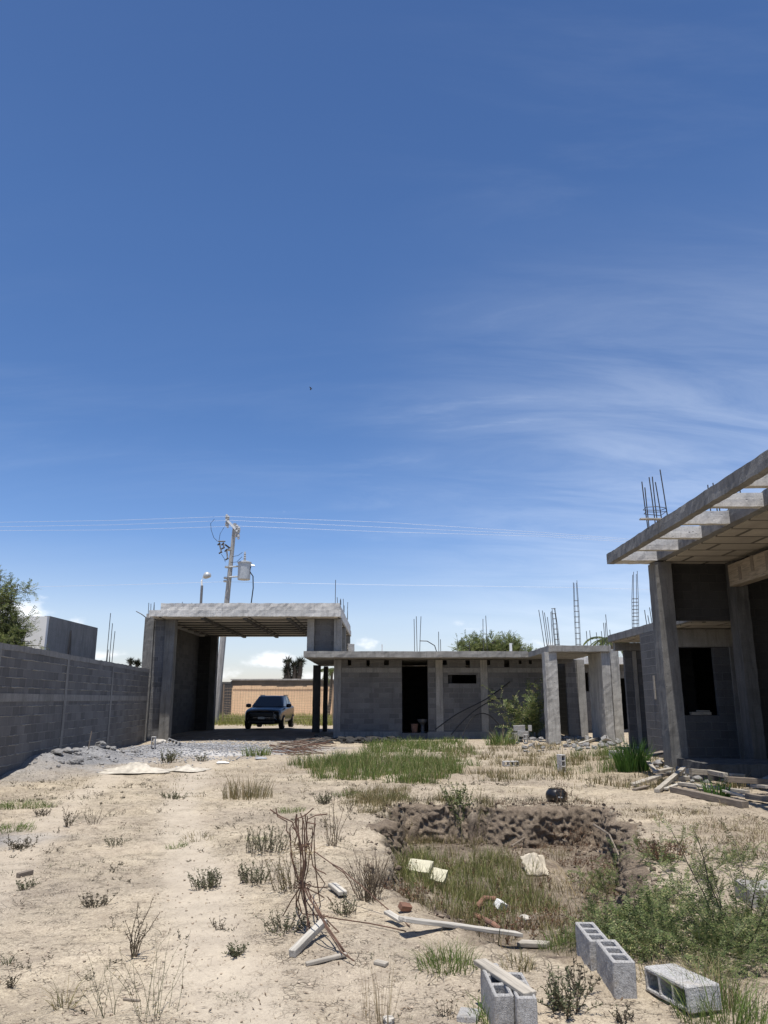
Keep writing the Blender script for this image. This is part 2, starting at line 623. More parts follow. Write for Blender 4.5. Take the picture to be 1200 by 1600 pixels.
M['wall_porch'] = mat_blocks('porch blockwork', (0.115, 0.116, 0.12), (0.17, 0.17, 0.17), joint=0.012, vary=0.2, offset=0.5)
M['wall_shade'] = mat_blocks('shaded blockwork', (0.036, 0.035, 0.034), (0.055, 0.053, 0.05), joint=0.010, vary=0.25)  # blockwork darkened so the porch and interior shade sits in its colour
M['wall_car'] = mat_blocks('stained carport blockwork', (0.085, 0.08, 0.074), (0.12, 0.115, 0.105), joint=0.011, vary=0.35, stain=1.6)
M['soffit_car'] = mat_soffit('carport soffit', (0.56, 0.51, 0.43), (0.11, 0.10, 0.085), 1.75, 0.82, 0.06, 0.0)
M['soffit_porch'] = mat_soffit('porch soffit', (0.42, 0.38, 0.32), (0.10, 0.09, 0.075), 1.25, 0.7, 0.045, 0.5)
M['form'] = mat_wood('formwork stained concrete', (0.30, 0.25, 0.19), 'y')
M['unit'] = mat_unit('loose block', (0.37, 0.36, 0.345))
M['unit_worn'] = mat_unit('worn block', (0.42, 0.41, 0.395))
M['wood'] = mat_wood('bleached timber', (0.36, 0.325, 0.27))
M['wood_dark'] = mat_wood('old timber', (0.20, 0.165, 0.13))
M['wood_white'] = mat_wood('sun bleached board', (0.44, 0.41, 0.355))
M['rust'] = mat_plain('rusty steel', (0.105, 0.058, 0.038), 0.85, 0.0, 0.45, 20)
M['steel'] = mat_plain('dull dark steel', (0.06, 0.055, 0.052), 0.6, 0.3, 0.3, 20)
M['galv'] = mat_plain('galvanised steel', (0.42, 0.44, 0.45), 0.45, 0.3, 0.12)
M['galv_dark'] = mat_plain('weathered lamp post', (0.17, 0.17, 0.175), 0.6, 0.1, 0.2)
M['pole'] = mat_concrete('spun concrete', (0.40, 0.39, 0.37), 0.7, boards=False, bump=0.3)
M['rubber'] = mat_plain('black hose', (0.012, 0.012, 0.012), 0.5)
M['plastic'] = mat_plain('black plastic', (0.010, 0.010, 0.011), 0.35, 0, 0.3)
M['white'] = mat_plain('white paint', (0.78, 0.77, 0.74), 0.7, 0, 0.06, 2)
M['pvc'] = mat_plain('white pipe', (0.75, 0.75, 0.73), 0.5, 0, 0.05)
M['porcelain'] = mat_plain('grey porcelain', (0.35, 0.36, 0.37), 0.3, 0, 0.1)
M['basin'] = mat_plain('dull enamel', (0.07, 0.07, 0.072), 0.5, 0, 0.2)
M['paint_car'] = mat_plain('dark car paint', (0.010, 0.012, 0.016), 0.25, 0.0, 0.1)
M['glass_car'] = mat_plain('dark car glass', (0.012, 0.016, 0.022), 0.06, 0.0, 0.1)
M['lamp_glass'] = mat_plain('headlight glass', (0.30, 0.31, 0.33), 0.12, 0.2, 0.2)
M['chrome'] = mat_plain('chrome trim', (0.45, 0.45, 0.46), 0.2, 0.9, 0.05)
M['tyre'] = mat_plain('tyre rubber', (0.012, 0.012, 0.012), 0.85)
M['tan'] = mat_concrete('tan stucco', (0.90, 0.61, 0.37), 0.94, streak=0.25, boards=False, bump=0.3)
M['trim'] = mat_concrete('bare mortar band', (0.17, 0.135, 0.10), 0.6, streak=0.4)
M['coping'] = mat_concrete('coping', (0.45, 0.42, 0.38), 0.7)
M['wire'] = mat_plain('aluminium cable', (0.62, 0.63, 0.65), 0.4, 0.2, 0.05)
M['wire_dark'] = mat_plain('weathered wire', (0.30, 0.22, 0.15), 0.6, 0.3, 0.2)
M['foam'] = mat_plain('cream foam', (0.48, 0.45, 0.33), 0.8, 0, 0.12, 14)
M['card'] = mat_plain('bleached cardboard', (0.50, 0.44, 0.34), 0.9, 0, 0.2, 8)
M['sack'] = mat_plain('cement sack paper', (0.44, 0.40, 0.33), 0.9, 0, 0.35, 6)
M['stone'] = mat_plain('pale stone', (0.42, 0.39, 0.34), 0.95, 0, 0.3, 9)
M['crumb'] = mat_plain('soil crumb', (0.37, 0.30, 0.225), 0.97, 0, 0.4, 9)
M['stone_grey'] = mat_plain('grey gravel', (0.30, 0.30, 0.305), 0.95, 0, 0.45, 6)
M['lump'] = mat_plain('hardened cement', (0.21, 0.205, 0.20), 0.97, 0, 0.3, 7)
M['clod'] = mat_leaf('dark soil', [(0.0, (0.06, 0.046, 0.036)), (0.45, (0.13, 0.10, 0.076)), (0.8, (0.22, 0.175, 0.13)), (1.0, (0.36, 0.29, 0.215))], 1.0, 0.0)
def mat_bank():
    t = NT('cut earth bank')
    co = t.co()
    n1 = t.noise(co, 3.2, 6, 0.65)
    n2 = t.noise(co, 11, 8, 0.75, 1.2)
    n3 = t.noise(co, 70, 4, 0.7)
    c = t.ramp(n2, [(0.28, (0.15, 0.117, 0.088)), (0.5, (0.27, 0.215, 0.16)), (0.75, (0.43, 0.35, 0.262))])
    c = t.mix(t.fr(n1, 0.45, 0.65, 0, 0.5), c, (0.11, 0.084, 0.063))
    c = t.mix(t.fr(n3, 0.5, 0.7, 0, 0.6), c, (0.07, 0.053, 0.04))
    t.color(c)
    t.bump(t.math('ADD', n2, t.math('MULTIPLY', n3, 0.6)), 1.0, 0.04)
    t.set(Roughness=0.98)
    t.bsdf.inputs['Specular IOR Level'].default_value = 0.1
    return t.m


M['bank'] = mat_bank()
M['litter'] = mat_leaf('dead plant bits', [(0.0, (0.06, 0.04, 0.028)), (0.5, (0.14, 0.095, 0.06)), (1.0, (0.30, 0.23, 0.15))], 0.9, 0.0)
M['brick_red'] = mat_plain('rusty clay', (0.19, 0.10, 0.065), 0.9, 0, 0.35, 9)
M['debris'] = mat_plain('dark rubbish', (0.030, 0.029, 0.028), 0.95, 0, 0.5, 6)
M['bark'] = mat_wood('bark', (0.10, 0.08, 0.06), 'z')
M['grass'] = mat_leaf('green grass', [(0.0, (0.075, 0.125, 0.028)), (0.5, (0.125, 0.185, 0.045)), (0.85, (0.19, 0.225, 0.07)), (1.0, (0.38, 0.33, 0.17))])
M['grass_road'] = mat_leaf('yellow green grass', [(0.0, (0.17, 0.20, 0.05)), (0.5, (0.27, 0.28, 0.08)), (1.0, (0.42, 0.38, 0.15))])
M['grass_pit'] = mat_leaf('olive grass', [(0.0, (0.11, 0.14, 0.04)), (0.5, (0.19, 0.21, 0.07)), (0.85, (0.27, 0.26, 0.10)), (1.0, (0.42, 0.36, 0.19))])
M['grass_lush'] = mat_leaf('lush grass', [(0.0, (0.035, 0.085, 0.015)), (0.6, (0.075, 0.16, 0.03)), (1.0, (0.14, 0.22, 0.05))])
M['grass_mix'] = mat_leaf('half dry grass', [(0.0, (0.10, 0.10, 0.04)), (0.4, (0.17, 0.155, 0.065)), (0.75, (0.27, 0.21, 0.11)), (1.0, (0.42, 0.34, 0.20))])
M['straw'] = mat_leaf('straw', [(0.0, (0.26, 0.19, 0.10)), (0.6, (0.42, 0.33, 0.19)), (1.0, (0.52, 0.43, 0.27))])
M['weed_dark'] = mat_leaf('dying weed', [(0.0, (0.045, 0.038, 0.028)), (0.5, (0.085, 0.075, 0.05)), (1.0, (0.15, 0.13, 0.085))], 0.8, 0.1)
M['weed_grey'] = mat_leaf('grey green weed', [(0.0, (0.06, 0.07, 0.04)), (0.5, (0.105, 0.115, 0.06)), (1.0, (0.19, 0.18, 0.11))], 0.7, 0.2)
M['weed_red'] = mat_leaf('russet weed', [(0.0, (0.09, 0.042, 0.028)), (0.5, (0.16, 0.085, 0.05)), (1.0, (0.25, 0.17, 0.10))], 0.8, 0.15)
M['weed_brown'] = mat_leaf('brown mixed weed', [(0.0, (0.10, 0.07, 0.04)), (0.4, (0.19, 0.14, 0.08)), (0.75, (0.17, 0.17, 0.075)), (1.0, (0.36, 0.28, 0.17))], 0.8, 0.15)
M['mimosa'] = mat_leaf('feathery leaflets', [(0.0, (0.062, 0.088, 0.032)), (0.45, (0.115, 0.155, 0.05)), (0.8, (0.19, 0.22, 0.08)), (1.0, (0.34, 0.30, 0.15))], 0.55, 0.3)
M['tree_leaf'] = mat_leaf('tree leaflets', [(0.0, (0.08, 0.11, 0.04)), (0.5, (0.16, 0.20, 0.07)), (1.0, (0.28, 0.30, 0.12))], 0.55, 0.4)
M['yucca'] = mat_leaf('yucca leaves', [(0.0, (0.012, 0.016, 0.010)), (0.6, (0.03, 0.035, 0.018)), (1.0, (0.06, 0.06, 0.035))], 0.7, 0.1)
M['stem'] = mat_plain('weed stem', (0.09, 0.065, 0.04), 0.8, 0, 0.3, 12)
M['stem_green'] = mat_plain('green stem', (0.08, 0.085, 0.04), 0.8, 0, 0.3, 12)

# ------------------------------------------------------------------ ground
def axis(parts):
    out = []
    for a, b, st in parts:
        out.extend(np.arange(a, b - st * 0.5, st).tolist())
    out.append(parts[-1][1])
    return np.array(out)


xs = axis([(-400, -60, 40), (-60, -20, 4), (-20, -9, 0.6), (-9, -3.2, 0.09), (-3.2, 4.2, 0.042), (4.2, 9, 0.09), (9, 20, 0.6), (20, 60, 4), (60, 400, 40)])
ys = axis([(-60, -6, 6), (-6, 2.4, 0.4), (2.4, 13, 0.042), (13, 20, 0.1), (20, 34, 0.2), (34, 60, 0.8), (60, 120, 6), (120, 700, 60)])
GX, GY = np.meshgrid(xs, ys)
fx, fy = GX.ravel(), GY.ravel()
fz = gz(fx, fy)
sd = pit_sd(fx, fy)
inpit = (1 - sstep(-0.12, 0.10, sd))
# clods on the cut faces of the pit
band = np.exp(-((sd + 0.07) / 0.11) ** 2) * sstep(6.0, 7.5, fy)
qq = np.stack([fx, fy, fz], 1)
fx2 = fx + band * (0.10 * vnoise(qq * 4.5) + 0.06 * vnoise(qq * 12) + .03 * vnoise(qq * 24))
fy2 = fy + band * (0.10 * vnoise(qq * 4.5 + 31) + 0.06 * vnoise(qq * 12 + 7) + .03 * vnoise(qq * 24 + 3))
nx, ny = len(xs), len(ys)
idx = np.arange(nx * ny).reshape(ny, nx)
quads = np.stack([idx[:-1, :-1], idx[:-1, 1:], idx[1:, 1:], idx[1:, :-1]], -1).reshape(-1, 4)
me = bpy.data.meshes.new('ground')
me.vertices.add(nx * ny)
me.vertices.foreach_set('co', np.stack([fx2, fy2, fz], 1).ravel())
me.loops.add(quads.size)
me.loops.foreach_set('vertex_index', quads.ravel())
me.polygons.add(len(quads))
me.polygons.foreach_set('loop_start', np.arange(len(quads)) * 4)
me.polygons.foreach_set('loop_total', np.full(len(quads), 4))
me.polygons.foreach_set('use_smooth', np.ones(len(quads), bool))
me.update(calc_edges=True)
q2 = np.stack([fx, fy, 0 * fx], 1)
nz = fbm(q2 / 1.2, 4)
nz2 = fbm(q2 / 0.35 + 4, 3)
grey = np.clip(1.7 * gauss(fx, fy, -7.6, 20.0, 1.5, 3.4) + 1.25 * gauss(fx, fy, -6.3, 25.6, 3.1, 3.4) + 0.7 * gauss(fx, fy, -5.2, 36, 4.5, 7) + 0.9 * gauss(fx, fy, -2.8, 25.5, 1.0, 1.6)
               + 0.95 * gauss(fx, fy, -4.7, 9.6, 1.6, 0.7) + 0.3 * nz - 0.25, 0, 1)
white = np.clip(1.5 * gauss(fx, fy, -4.6, 23.4, 2.0, 1.3) + 0.8 * gauss(fx, fy, -3.9, 8.0, 0.6, 0.3) + 0.9 * gauss(fx, fy, -2.05, 5.2, 0.16, 0.1) + 0.35 * nz - 0.6, 0, 0.85)
soil = np.clip(inpit * (0.62 + 0.45 * np.exp(-((sd + 0.12) / 0.22) ** 2) * sstep(6.3, 8.5, fy)) * (1 - 0.55 * sstep(0.9, 0.0, fx) * sstep(11, 9, fy)) + 0.25 * nz2 * inpit, 0, 1)
weedy = np.clip(0.9 * gauss(fx, fy, 0.2, 18.6, 3.2, 4.0) + 0.8 * gauss(fx, fy, 5.5, 19, 2.0, 6) + 0.8 * inpit * sstep(11.5, 10, fy) + 0.7 * gauss(fx, fy, 2.6, 5.3, 1.2, 1.1)
                + 0.5 * gauss(fx, fy, 4.6, 10.0, 1.6, 1.5) + 0.6 * sstep(42, 47, fy) + 0.45 * nz + 0.15 * nz2 - 0.35, 0, 0.85)
weedy *= 1 - 0.8 * grey
tcx = np.interp(fy, [3.5, 4.3, 7.5, 12, 18, 26], [-.5, -.75, -1.75, -3.0, -4.2, -5.2])
track = np.clip(np.exp(-((fx - tcx + 0.12 * vnoise(q2 / .8)) / 0.34) ** 4) + 0.8 * np.exp(-((fx - tcx + 1.75) / 0.32) ** 4) + .35 * nz * 0.6, 0, 1) * (1 - sstep(22, 28, fy))
soil = np.clip(soil + 0.75 * sstep(-9.4, -9.0, fx) * (1 - sstep(-3.2, -2.4, fx)) * sstep(30.6, 31.6, fy) * (1 - sstep(40, 41.5, fy)) * (0.75 + .25 * nz2), 0, 1)  # carport floor: the roof's shade painted in through the soil mask
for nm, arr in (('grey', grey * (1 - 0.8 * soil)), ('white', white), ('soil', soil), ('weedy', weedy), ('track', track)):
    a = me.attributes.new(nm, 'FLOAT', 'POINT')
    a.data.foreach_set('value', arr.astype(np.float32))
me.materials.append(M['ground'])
ground = bpy.data.objects.new('ground', me)
put(ground)
kind(ground, 'structure')
ground['label'] = 'dry cracked sandy ground of the building plot'

# ------------------------------------------------------------------ rebar
def bar_mb(x, y, z0, z1, lean=(0, 0), r=0.0075, bend=0.0):
    pts = []
    for k in range(5):
        t = k / 4
        pts.append((x + lean[0] * t + bend * t * t, y + lean[1] * t, z0 + (z1 - z0) * t))
    return MB().tube(pts, r, r, 5)


def bars(parent, rows, mat='steel', r=0.011):
    for x, y, z0, z1, *ln in rows:
        lean = (ln[0] if ln else 0, ln[1] if len(ln) > 1 else 0)
        bar_mb(x, y, z0, z1, lean, r, random.uniform(-0.02, 0.02)).build('rebar', M[mat], parent)


def cage_mb(x, y, z0, z1, w=0.16, lean=0.0, ties=9, tie_top=1.0, r=0.009):
    m = MB()
    cs = [(-w / 2, -w / 2), (w / 2, -w / 2), (w / 2, w / 2), (-w / 2, w / 2)]
    for a, b in cs:
        m.tube([(x + a, y + b, z0), (x + a + lean * 0.5, y + b, (z0 + z1) / 2), (x + a * 0.75 + lean, y + b * 0.75, z1 - random.uniform(0, 0.2))], r, r, 4)
    for k in range(ties):
        t = (k + 0.5) / ties * tie_top
        z = z0 + (z1 - z0) * t
        p = [(x + a + lean * t, y + b, z) for a, b in cs]
        m.tube(p + [p[0]], 0.006, 0.006, 4)
    return m


# ------------------------------------------------------------------ carport
cp = thing('carport', 'tall open concrete carport with thick roof slab, sheltering the dark car', 'carport', (-5.4, 30.0, 0), absolute=True)
MB().rbox(-9.15, -1.69, 30.0, 39.85, 4.68, 4.93, 0.22, 0.022, 5).build('roof_slab', M['conc_light'], cp)
MB().rbox(-9.62, -9.155, 31.2, 39.85, 4.68, 4.92, 0.3, 0.012, 5).build('roof_slab', M['conc_light'], cp)
MB().rbox(-8.72, -1.73, 30.03, 39.8, 4.935, 5.20, 0.22, 0.028, 5).build('parapet', M['conc_light'], cp)
MB().rbox(-9.0, -1.75, 30.16, 39.7, 4.652, 4.677, 1.5, 0.004).build('soffit', M['soffit_car'], cp)
for bx_ in (-7.1, -5.45, -3.75):
    MB().rbox(bx_ - 0.07, bx_ + 0.07, 30.2, 39.6, 4.58, 4.65, 0.5, 0.01).build('ceiling_rib', M['conc_dark'], cp)
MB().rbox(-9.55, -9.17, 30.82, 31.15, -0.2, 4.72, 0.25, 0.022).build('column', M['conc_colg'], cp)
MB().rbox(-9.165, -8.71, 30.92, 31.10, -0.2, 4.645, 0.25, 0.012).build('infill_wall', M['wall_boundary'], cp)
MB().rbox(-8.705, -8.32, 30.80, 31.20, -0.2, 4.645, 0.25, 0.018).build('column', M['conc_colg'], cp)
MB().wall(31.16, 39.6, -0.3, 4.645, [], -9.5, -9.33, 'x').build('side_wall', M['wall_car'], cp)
MB().wall(-9.32, -8.72, -0.3, 4.645, [], 39.2, 39.36, 'y').build('infill_wall', M['wall_shade'], cp)
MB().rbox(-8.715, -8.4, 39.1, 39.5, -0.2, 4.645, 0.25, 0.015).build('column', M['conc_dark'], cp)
for k in range(8):
    yj = 30.9 + k * 1.12
    MB().rbox(-8.95, -1.8, yj - 0.05, yj + 0.05, 4.615, 4.651, 0.6, 0.006).build('ceiling_joist', M['conc_dark'], cp)
# upper pier that stands on the neighbouring roof
MB().rbox(-3.04, -2.76, 30.60, 30.95, 3.37, 4.645, 0.2, 0.016).build('column', M['conc'], cp)
MB().rbox(-2.755, -1.98, 30.72, 30.86, 3.37, 4.645, 0.3, 0.004).build('infill_wall', M['wall_house'], cp)
MB().rbox(-1.975, -1.68, 30.55, 30.95, 3.37, 4.645, 0.2, 0.016).build('column', M['conc'], cp)
MB().rbox(-1.98, -1.70, 34.4, 34.7, 3.37, 4.645, 0.2, 0.014).build('column', M['conc'], cp)
MB().rbox(-1.98, -1.70, 38.9, 39.2, 3.37, 4.645, 0.2, 0.014).build('column', M['conc'], cp)
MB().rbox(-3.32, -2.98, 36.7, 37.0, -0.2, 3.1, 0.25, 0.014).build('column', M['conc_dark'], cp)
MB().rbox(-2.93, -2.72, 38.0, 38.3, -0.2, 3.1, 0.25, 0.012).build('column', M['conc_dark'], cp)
bars(cp, [(-9.46, 30.9, 4.7, 5.32), (-9.40, 31.02, 4.7, 5.3), (-9.26, 30.92, 4.7, 5.34), (-9.28, 31.08, 4.7, 5.28),
          (-8.25, 31.4, 5.2, 5.42), (-7.98, 31.4, 5.2, 5.36), (-7.85, 31.4, 5.2, 5.38), (-1.95, 30.7, 5.2, 6.22), (-1.86, 30.7, 5.2, 5.52), (-1.76, 30.9, 5.2, 5.44), (-1.72, 30.7, 5.2, 5.46),
          (-1.74, 33.0, 5.2, 5.75), (-1.72, 33.3, 5.2, 5.5), (-1.72, 36.2, 5.2, 6.0), (-1.72, 36.5, 5.2, 5.8)], r=0.013)
MB().tube([(-9.95, 30.9, 4.98), (-9.72, 30.9, 4.86), (-9.5, 30.95, 4.70)], 0.016, 0.02, 5).build('bent_rebar', M['steel'], cp)

# ------------------------------------------------------------------ boundary wall
A0, A1 = Vector((-7.03, 7.1, 0)), Vector((-9.10, 30.38, 0))
wl = (A1 - A0).length
wrot = math.atan2(A1.y - A0.y, A1.x - A0.x)
bw = thing('boundary_wall', 'long dark grey block boundary wall running back to the carport', 'wall', tuple(A0), (0, 0, wrot))
MB().wall(0, wl, -0.4, 2.55, [], 0.0, 0.15, 'y').build('blockwork', M['wall_boundary'], bw)
MB().rbox(0, wl, -0.012, 0.162, 2.551, 2.68, 0.3, 0.03, 5).build('coping', M['conc_grey'], bw)
MB().rbox(0, wl, -0.014, -0.001, 1.5, 1.67, 0.4, 0.005).build('tie_band', M['conc_grey'], bw)
for yy in (11.2, 15.8, 20.3, 24.9):
    u = (yy - A0.y) / (A1.y - A0.y) * wl
    MB().rbox(u - 0.085, u + 0.085, -0.02, -0.002, -0.3, 2.55, 0.25, 0.006).build('pilaster', M['conc_grey'], bw)
mw = MB()
rw = random.Random(3)
for row in range(1, 13):                                               # mortar squeezed out of the bed joints
    z = row * 0.2
    u = 0.0
    while u < wl - 0.5:
        ln = rw.uniform(0.2, 1.3)
        if rw.random() < 0.72 and not 1.44 < z < 1.72:
            pts = [(u + ln * k / 4, -0.004, z + rw.uniform(-0.008, 0.008)) for k in range(5)]
            mw.tube(pts, rw.uniform(0.010, 0.019), 0.007, 4, cap=False)
        u += ln + rw.uniform(0.02, 0.4)
mw.build('mortar_squeeze', M['conc'], bw)

# ------------------------------------------------------------------ middle house
hs = thing('unfinished_house', 'low unfinished grey block house with flat concrete roof and dark doorway', 'house', (2.6, 31.6, 0), absolute=True)
FY = 31.6
holes = [(0.72, 1.76, 0.25, 3.099), (2.57, 3.72, 2.16, 2.51), (6.45, 7.32, 0.1, 2.95)]
for px, w_, h_ in ((546, .15, .22), (575, .14, .26), (604, .2, .2), (695, .17, .2), (731, .18, .3), (763, .17, .2), (792, .22, .28), (813, .13, .16), (829, .13, .16)):
    xc = (px - 600) / 1223 * FY
    holes.append((xc - w_ / 2, xc + w_ / 2, 3.09 - h_, 3.09))
MB().wall(-1.72, 8.0, -0.3, 3.11, holes, FY, FY + 0.15, 'y').build('front_wall', M['wall_house'], hs)
MB().rbox(-2.02, -1.725, FY - 0.03, FY + 0.2, -0.2, 3.11, 0.25, 0.012).build('column', M['conc_grey'], hs)
for xa, xb in ((2.08, 2.36), (3.88, 4.16), (7.78, 8.08)):
    MB().rbox(xa, xb, FY - 0.035, FY - 0.004, 0.0, 3.10, 0.22, 0.012, 6).build('pilaster', M['conc'], hs)
for xa, xb in ((-1.7, 0.70), (1.78, 2.06), (2.38, 3.86), (4.18, 6.42)):
    MB().rbox(xa, xb, FY - 0.022, FY - 0.003, 2.60, 2.78, 0.3, 0.008, 6).build('tie_band', M['conc_grey'], hs)
for xa, xb in ((-1.98, 0.60), (1.72, 6.4)):
    MB().rbox(xa, xb, FY - 0.09, FY - 0.005, -0.2, 0.30, 0.3, 0.02).build('plinth', M['conc_grey'], hs)
MB().wall(FY + 0.21, 38.0, -0.3, 3.11, [], -2.0, -1.85, 'x').build('side_wall', M['wall_house'], hs)
MB().wall(FY + 0.155, 37.84, -0.3, 3.11, [], 7.9, 8.05, 'x').build('side_wall', M['wall_shade'], hs)
MB().wall(-1.84, 8.05, -0.3, 3.11, [], 37.85, 38.0, 'y').build('rear_wall', M['wall_shade'], hs)
MB().wall(FY + 0.155, 37.84, -0.3, 3.11, [], 2.6, 2.75, 'x').build('inner_wall', M['wall_shade'], hs)
MB().rbox(-3.12, 5.58, 30.2, 38.4, 3.125, 3.36, 0.25, 0.02, 5).build('roof_slab', M['conc'], hs)
MB().rbox(5.585, 7.7, 26.4, 38.4, 3.12, 3.325, 0.25, 0.02, 5).build('roof_slab', M['conc'], hs)
MB().rbox(5.45, 5.86, 26.46, 26.95, -0.1, 3.11, 0.2, 0.018, 5).build('column', M['conc_col'], hs)
MB().rbox(7.38, 7.66, 26.5, 28.25, -0.1, 3.11, 0.2, 0.022, 5).build('column', M['conc_col'], hs)
MB().rbox(8.12, 8.42, 28.0, 28.35, -0.1, 3.30, 0.2, 0.018, 5).build('column', M['conc_col'], hs)
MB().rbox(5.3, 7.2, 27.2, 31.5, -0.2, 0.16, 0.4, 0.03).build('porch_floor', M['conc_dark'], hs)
bars(hs, [((px - 600) / 1222 * Y, Y, 3.33, P(px + dx, ty, Y).z, dx * 0.025, 0) for px, ty, Y, dx in
          ((648, 967, 31, 0), (652, 963, 31, -1), (656, 963, 31.1, 2), (686, 987, 31, 0), (689, 999, 31, 0), (756, 967, 31.2, 0), (762, 962, 31.2, 0), (734, 1002, 31.2, 0))], r=0.013)
bars(hs, [((px - 600) / 1216 * Y, Y, 3.3, P(px, ty, Y).z, (tx - px) * 0.022, 0) for px, tx, ty, Y in
          ((851, 845, 953, 26.6), (855, 851, 954, 26.6), (858, 854, 957, 26.8), (861, 858, 964, 26.6), (864, 863, 956, 26.8), (867, 866, 976, 26.6), (872, 871, 959, 26.9), (856, 853, 990, 26.9),
           (918, 918, 986, 26.8), (924, 923, 985, 26.7), (934, 934, 988, 27.2), (942, 942, 986, 27), (946, 946, 973, 26.7), (948, 948, 973, 27), (951, 950, 960, 26.8), (955, 955, 984, 26.9))], r=0.012)
cage_mb(6.0, 26.9, 3.3, P(877, 947, 26.9).z, 0.13, -0.08, 8).build('rebar_cage', M['steel'], hs)
cage_mb(6.72, 26.9, 3.3, P(907, 905, 26.9).z, 0.14, 0.02, 9, 0.72).build('rebar_cage', M['steel'], hs)
MB().tube([((656 - 600) / 1222 * 31.5, 31.5, 3.85), (1.75, 31.5, 3.84), (2.05, 31.5, 3.66), (2.15, 31.5, 3.34)], 0.02, 0.02, 6).build('conduit', M['rubber'], hs)
MB().tube([((799 - 600) / 1222 * 31, 31, 3.34), ((799 - 600) / 1222 * 31, 31, 3.72)], 0.055, 0.055, 8).build('vent_pipe', M['pvc'], hs)
MB().tube([((597 - 600) / 1222 * 31, 31, 3.34), ((597 - 600) / 1222 * 31, 31, 3.68)], 0.022, 0.022, 8).build('vent_pipe', M['pvc'], hs)

# further wing seen between the columns
wing = thing('rear_wing', 'small roofed block wing glimpsed behind the square columns', 'building', (10, 36.5, 0), absolute=True)
MB().wall(8.25, 14.0, -0.3, 3.1, [(8.9, 9.5, 1.9, 2.75), (10.35, 11.9, 0.2, 2.5)], 36.5, 36.65, 'y').build('front_wall', M['wall_house'], wing)
MB().wall(8.25, 14.0, -0.3, 3.1, [], 40.0, 40.15, 'y').build('rear_wall', M['wall_shade'], wing)
MB().wall(36.66, 39.99, -0.3, 3.1, [], 13.85, 14.0, 'x').build('side_wall', M['wall_shade'], wing)
MB().wall(36.66, 39.99, -0.3, 3.1, [], 8.25, 8.4, 'x').build('side_wall', M['wall_shade'], wing)
MB().rbox(8.1, 14.2, 35.7, 40.3, 3.11, 3.42, 0.4, 0.02).build('roof_slab', M['conc_light'], wing)

# ------------------------------------------------------------------ porch house on the right
ph = thing('porch_house', 'tall unfinished house with slatted concrete roof edge above its shaded porch', 'house', (7.5, 18.0, 0), absolute=True)
MB().rbox(6.32, 13.5, 6.5, 18.0, 4.67, 4.93, 0.22, 0.02, 5).build('roof_slab', M['conc_grey'], ph)
MB().rbox(6.5, 13.3, 6.7, 17.9, 4.640, 4.666, 1.0, 0.004).build('soffit', M['soffit_porch'], ph)
MB().rbox(5.30, 5.46, 6.5, 18.02, 4.66, 4.90, 0.18, 0.022, 5).build('fascia_beam', M['conc_grey'], ph)
MB().rbox(5.465, 6.315, 17.5, 18.0, 4.665, 4.90, 0.2, 0.016, 5).build('cross_beam', M['conc_light'], ph)
for yb in (16.2, 14.93, 13.66, 12.38, 11.1, 9.82, 8.54):
    MB().rbox(5.465, 6.315, yb, yb + 0.16, 4.665, 4.90, 0.2, 0.014, 5).build('cross_beam', M['conc_light'], ph)
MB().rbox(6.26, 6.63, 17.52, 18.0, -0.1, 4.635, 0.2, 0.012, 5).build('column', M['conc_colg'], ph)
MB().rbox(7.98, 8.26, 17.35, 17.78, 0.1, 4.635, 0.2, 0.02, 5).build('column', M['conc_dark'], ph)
MB().rbox(6.64, 13.0, 17.82, 17.97, 3.32, 4.635, 0.6, 0.004).build('upper_wall', M['wall_shade'], ph)
MB().rbox(8.265, 13.0, 17.83, 17.98, -0.2, 3.315, 0.6, 0.004).build('rear_wall', M['wall_shade'], ph)
MB().wall(6.6, 17.8, -0.2, 4.63, [], 13.0, 13.16, 'x').build('side_wall', M['wall_shade'], ph)
MB().rbox(7.85, 8.10, 9.0, 17.33, 4.03, 4.52, 0.3, 0.012).build('beam', M['form'], ph)
for k, (ya, za, zb) in enumerate(((16.7, 4.1, 4.4), (16.1, 4.2, 4.53), (15.45, 4.12, 4.48), (14.9, 4.25, 4.54), (14.2, 4.15, 4.4))):
    MB().box(7.838, 7.849, ya, ya + 0.13, za, zb).build('formwork_slot', M['wood_dark'], ph)
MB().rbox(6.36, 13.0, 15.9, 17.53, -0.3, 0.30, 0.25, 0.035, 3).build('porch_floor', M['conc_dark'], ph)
# annex beyond the first column
MB().rbox(7.15, 13.0, 17.98, 24.8, 3.32, 3.53, 0.25, 0.018, 5).build('annex_roof', M['conc_grey'], ph)
MB().rbox(7.25, 12.9, 18.1, 24.7, 3.296, 3.317, 1.0, 0.003).build('annex_soffit', M['soffit_porch'], ph)
MB().wall(7.05, 12.8, -0.2, 3.29, [(7.36, 8.33, 1.16, 2.82)], 19.7, 19.85, 'y').build('window_wall', M['wall_porch'], ph)
MB().rbox(7.07, 9.5, 19.675, 19.697, 2.84, 3.28, 0.3, 0.008).build('lintel', M['conc'], ph)
MB().rbox(7.05, 7.32, 19.64, 19.695, 0.0, 2.83, 0.25, 0.012).build('pilaster', M['conc_grey'], ph)
MB().rbox(8.72, 8.98, 19.64, 19.695, 0.0, 2.83, 0.25, 0.012).build('pilaster', M['conc_grey'], ph)
MB().wall(19.855, 21.4, -0.2, 3.29, [], 7.05, 7.2, 'x').build('annex_side_wall', M['wall_porch'], ph)
MB().wall(7.21, 8.4, -0.2, 3.29, [], 21.25, 21.4, 'y').build('annex_side_wall', M['wall_shade'], ph)
MB().wall(21.41, 24.6, -0.2, 3.29, [], 8.25, 8.4, 'x').build('annex_side_wall', M['wall_porch'], ph)
MB().wall(8.41, 12.8, -0.2, 3.29, [], 24.45, 24.6, 'y').build('annex_rear_wall', M['wall_shade'], ph)
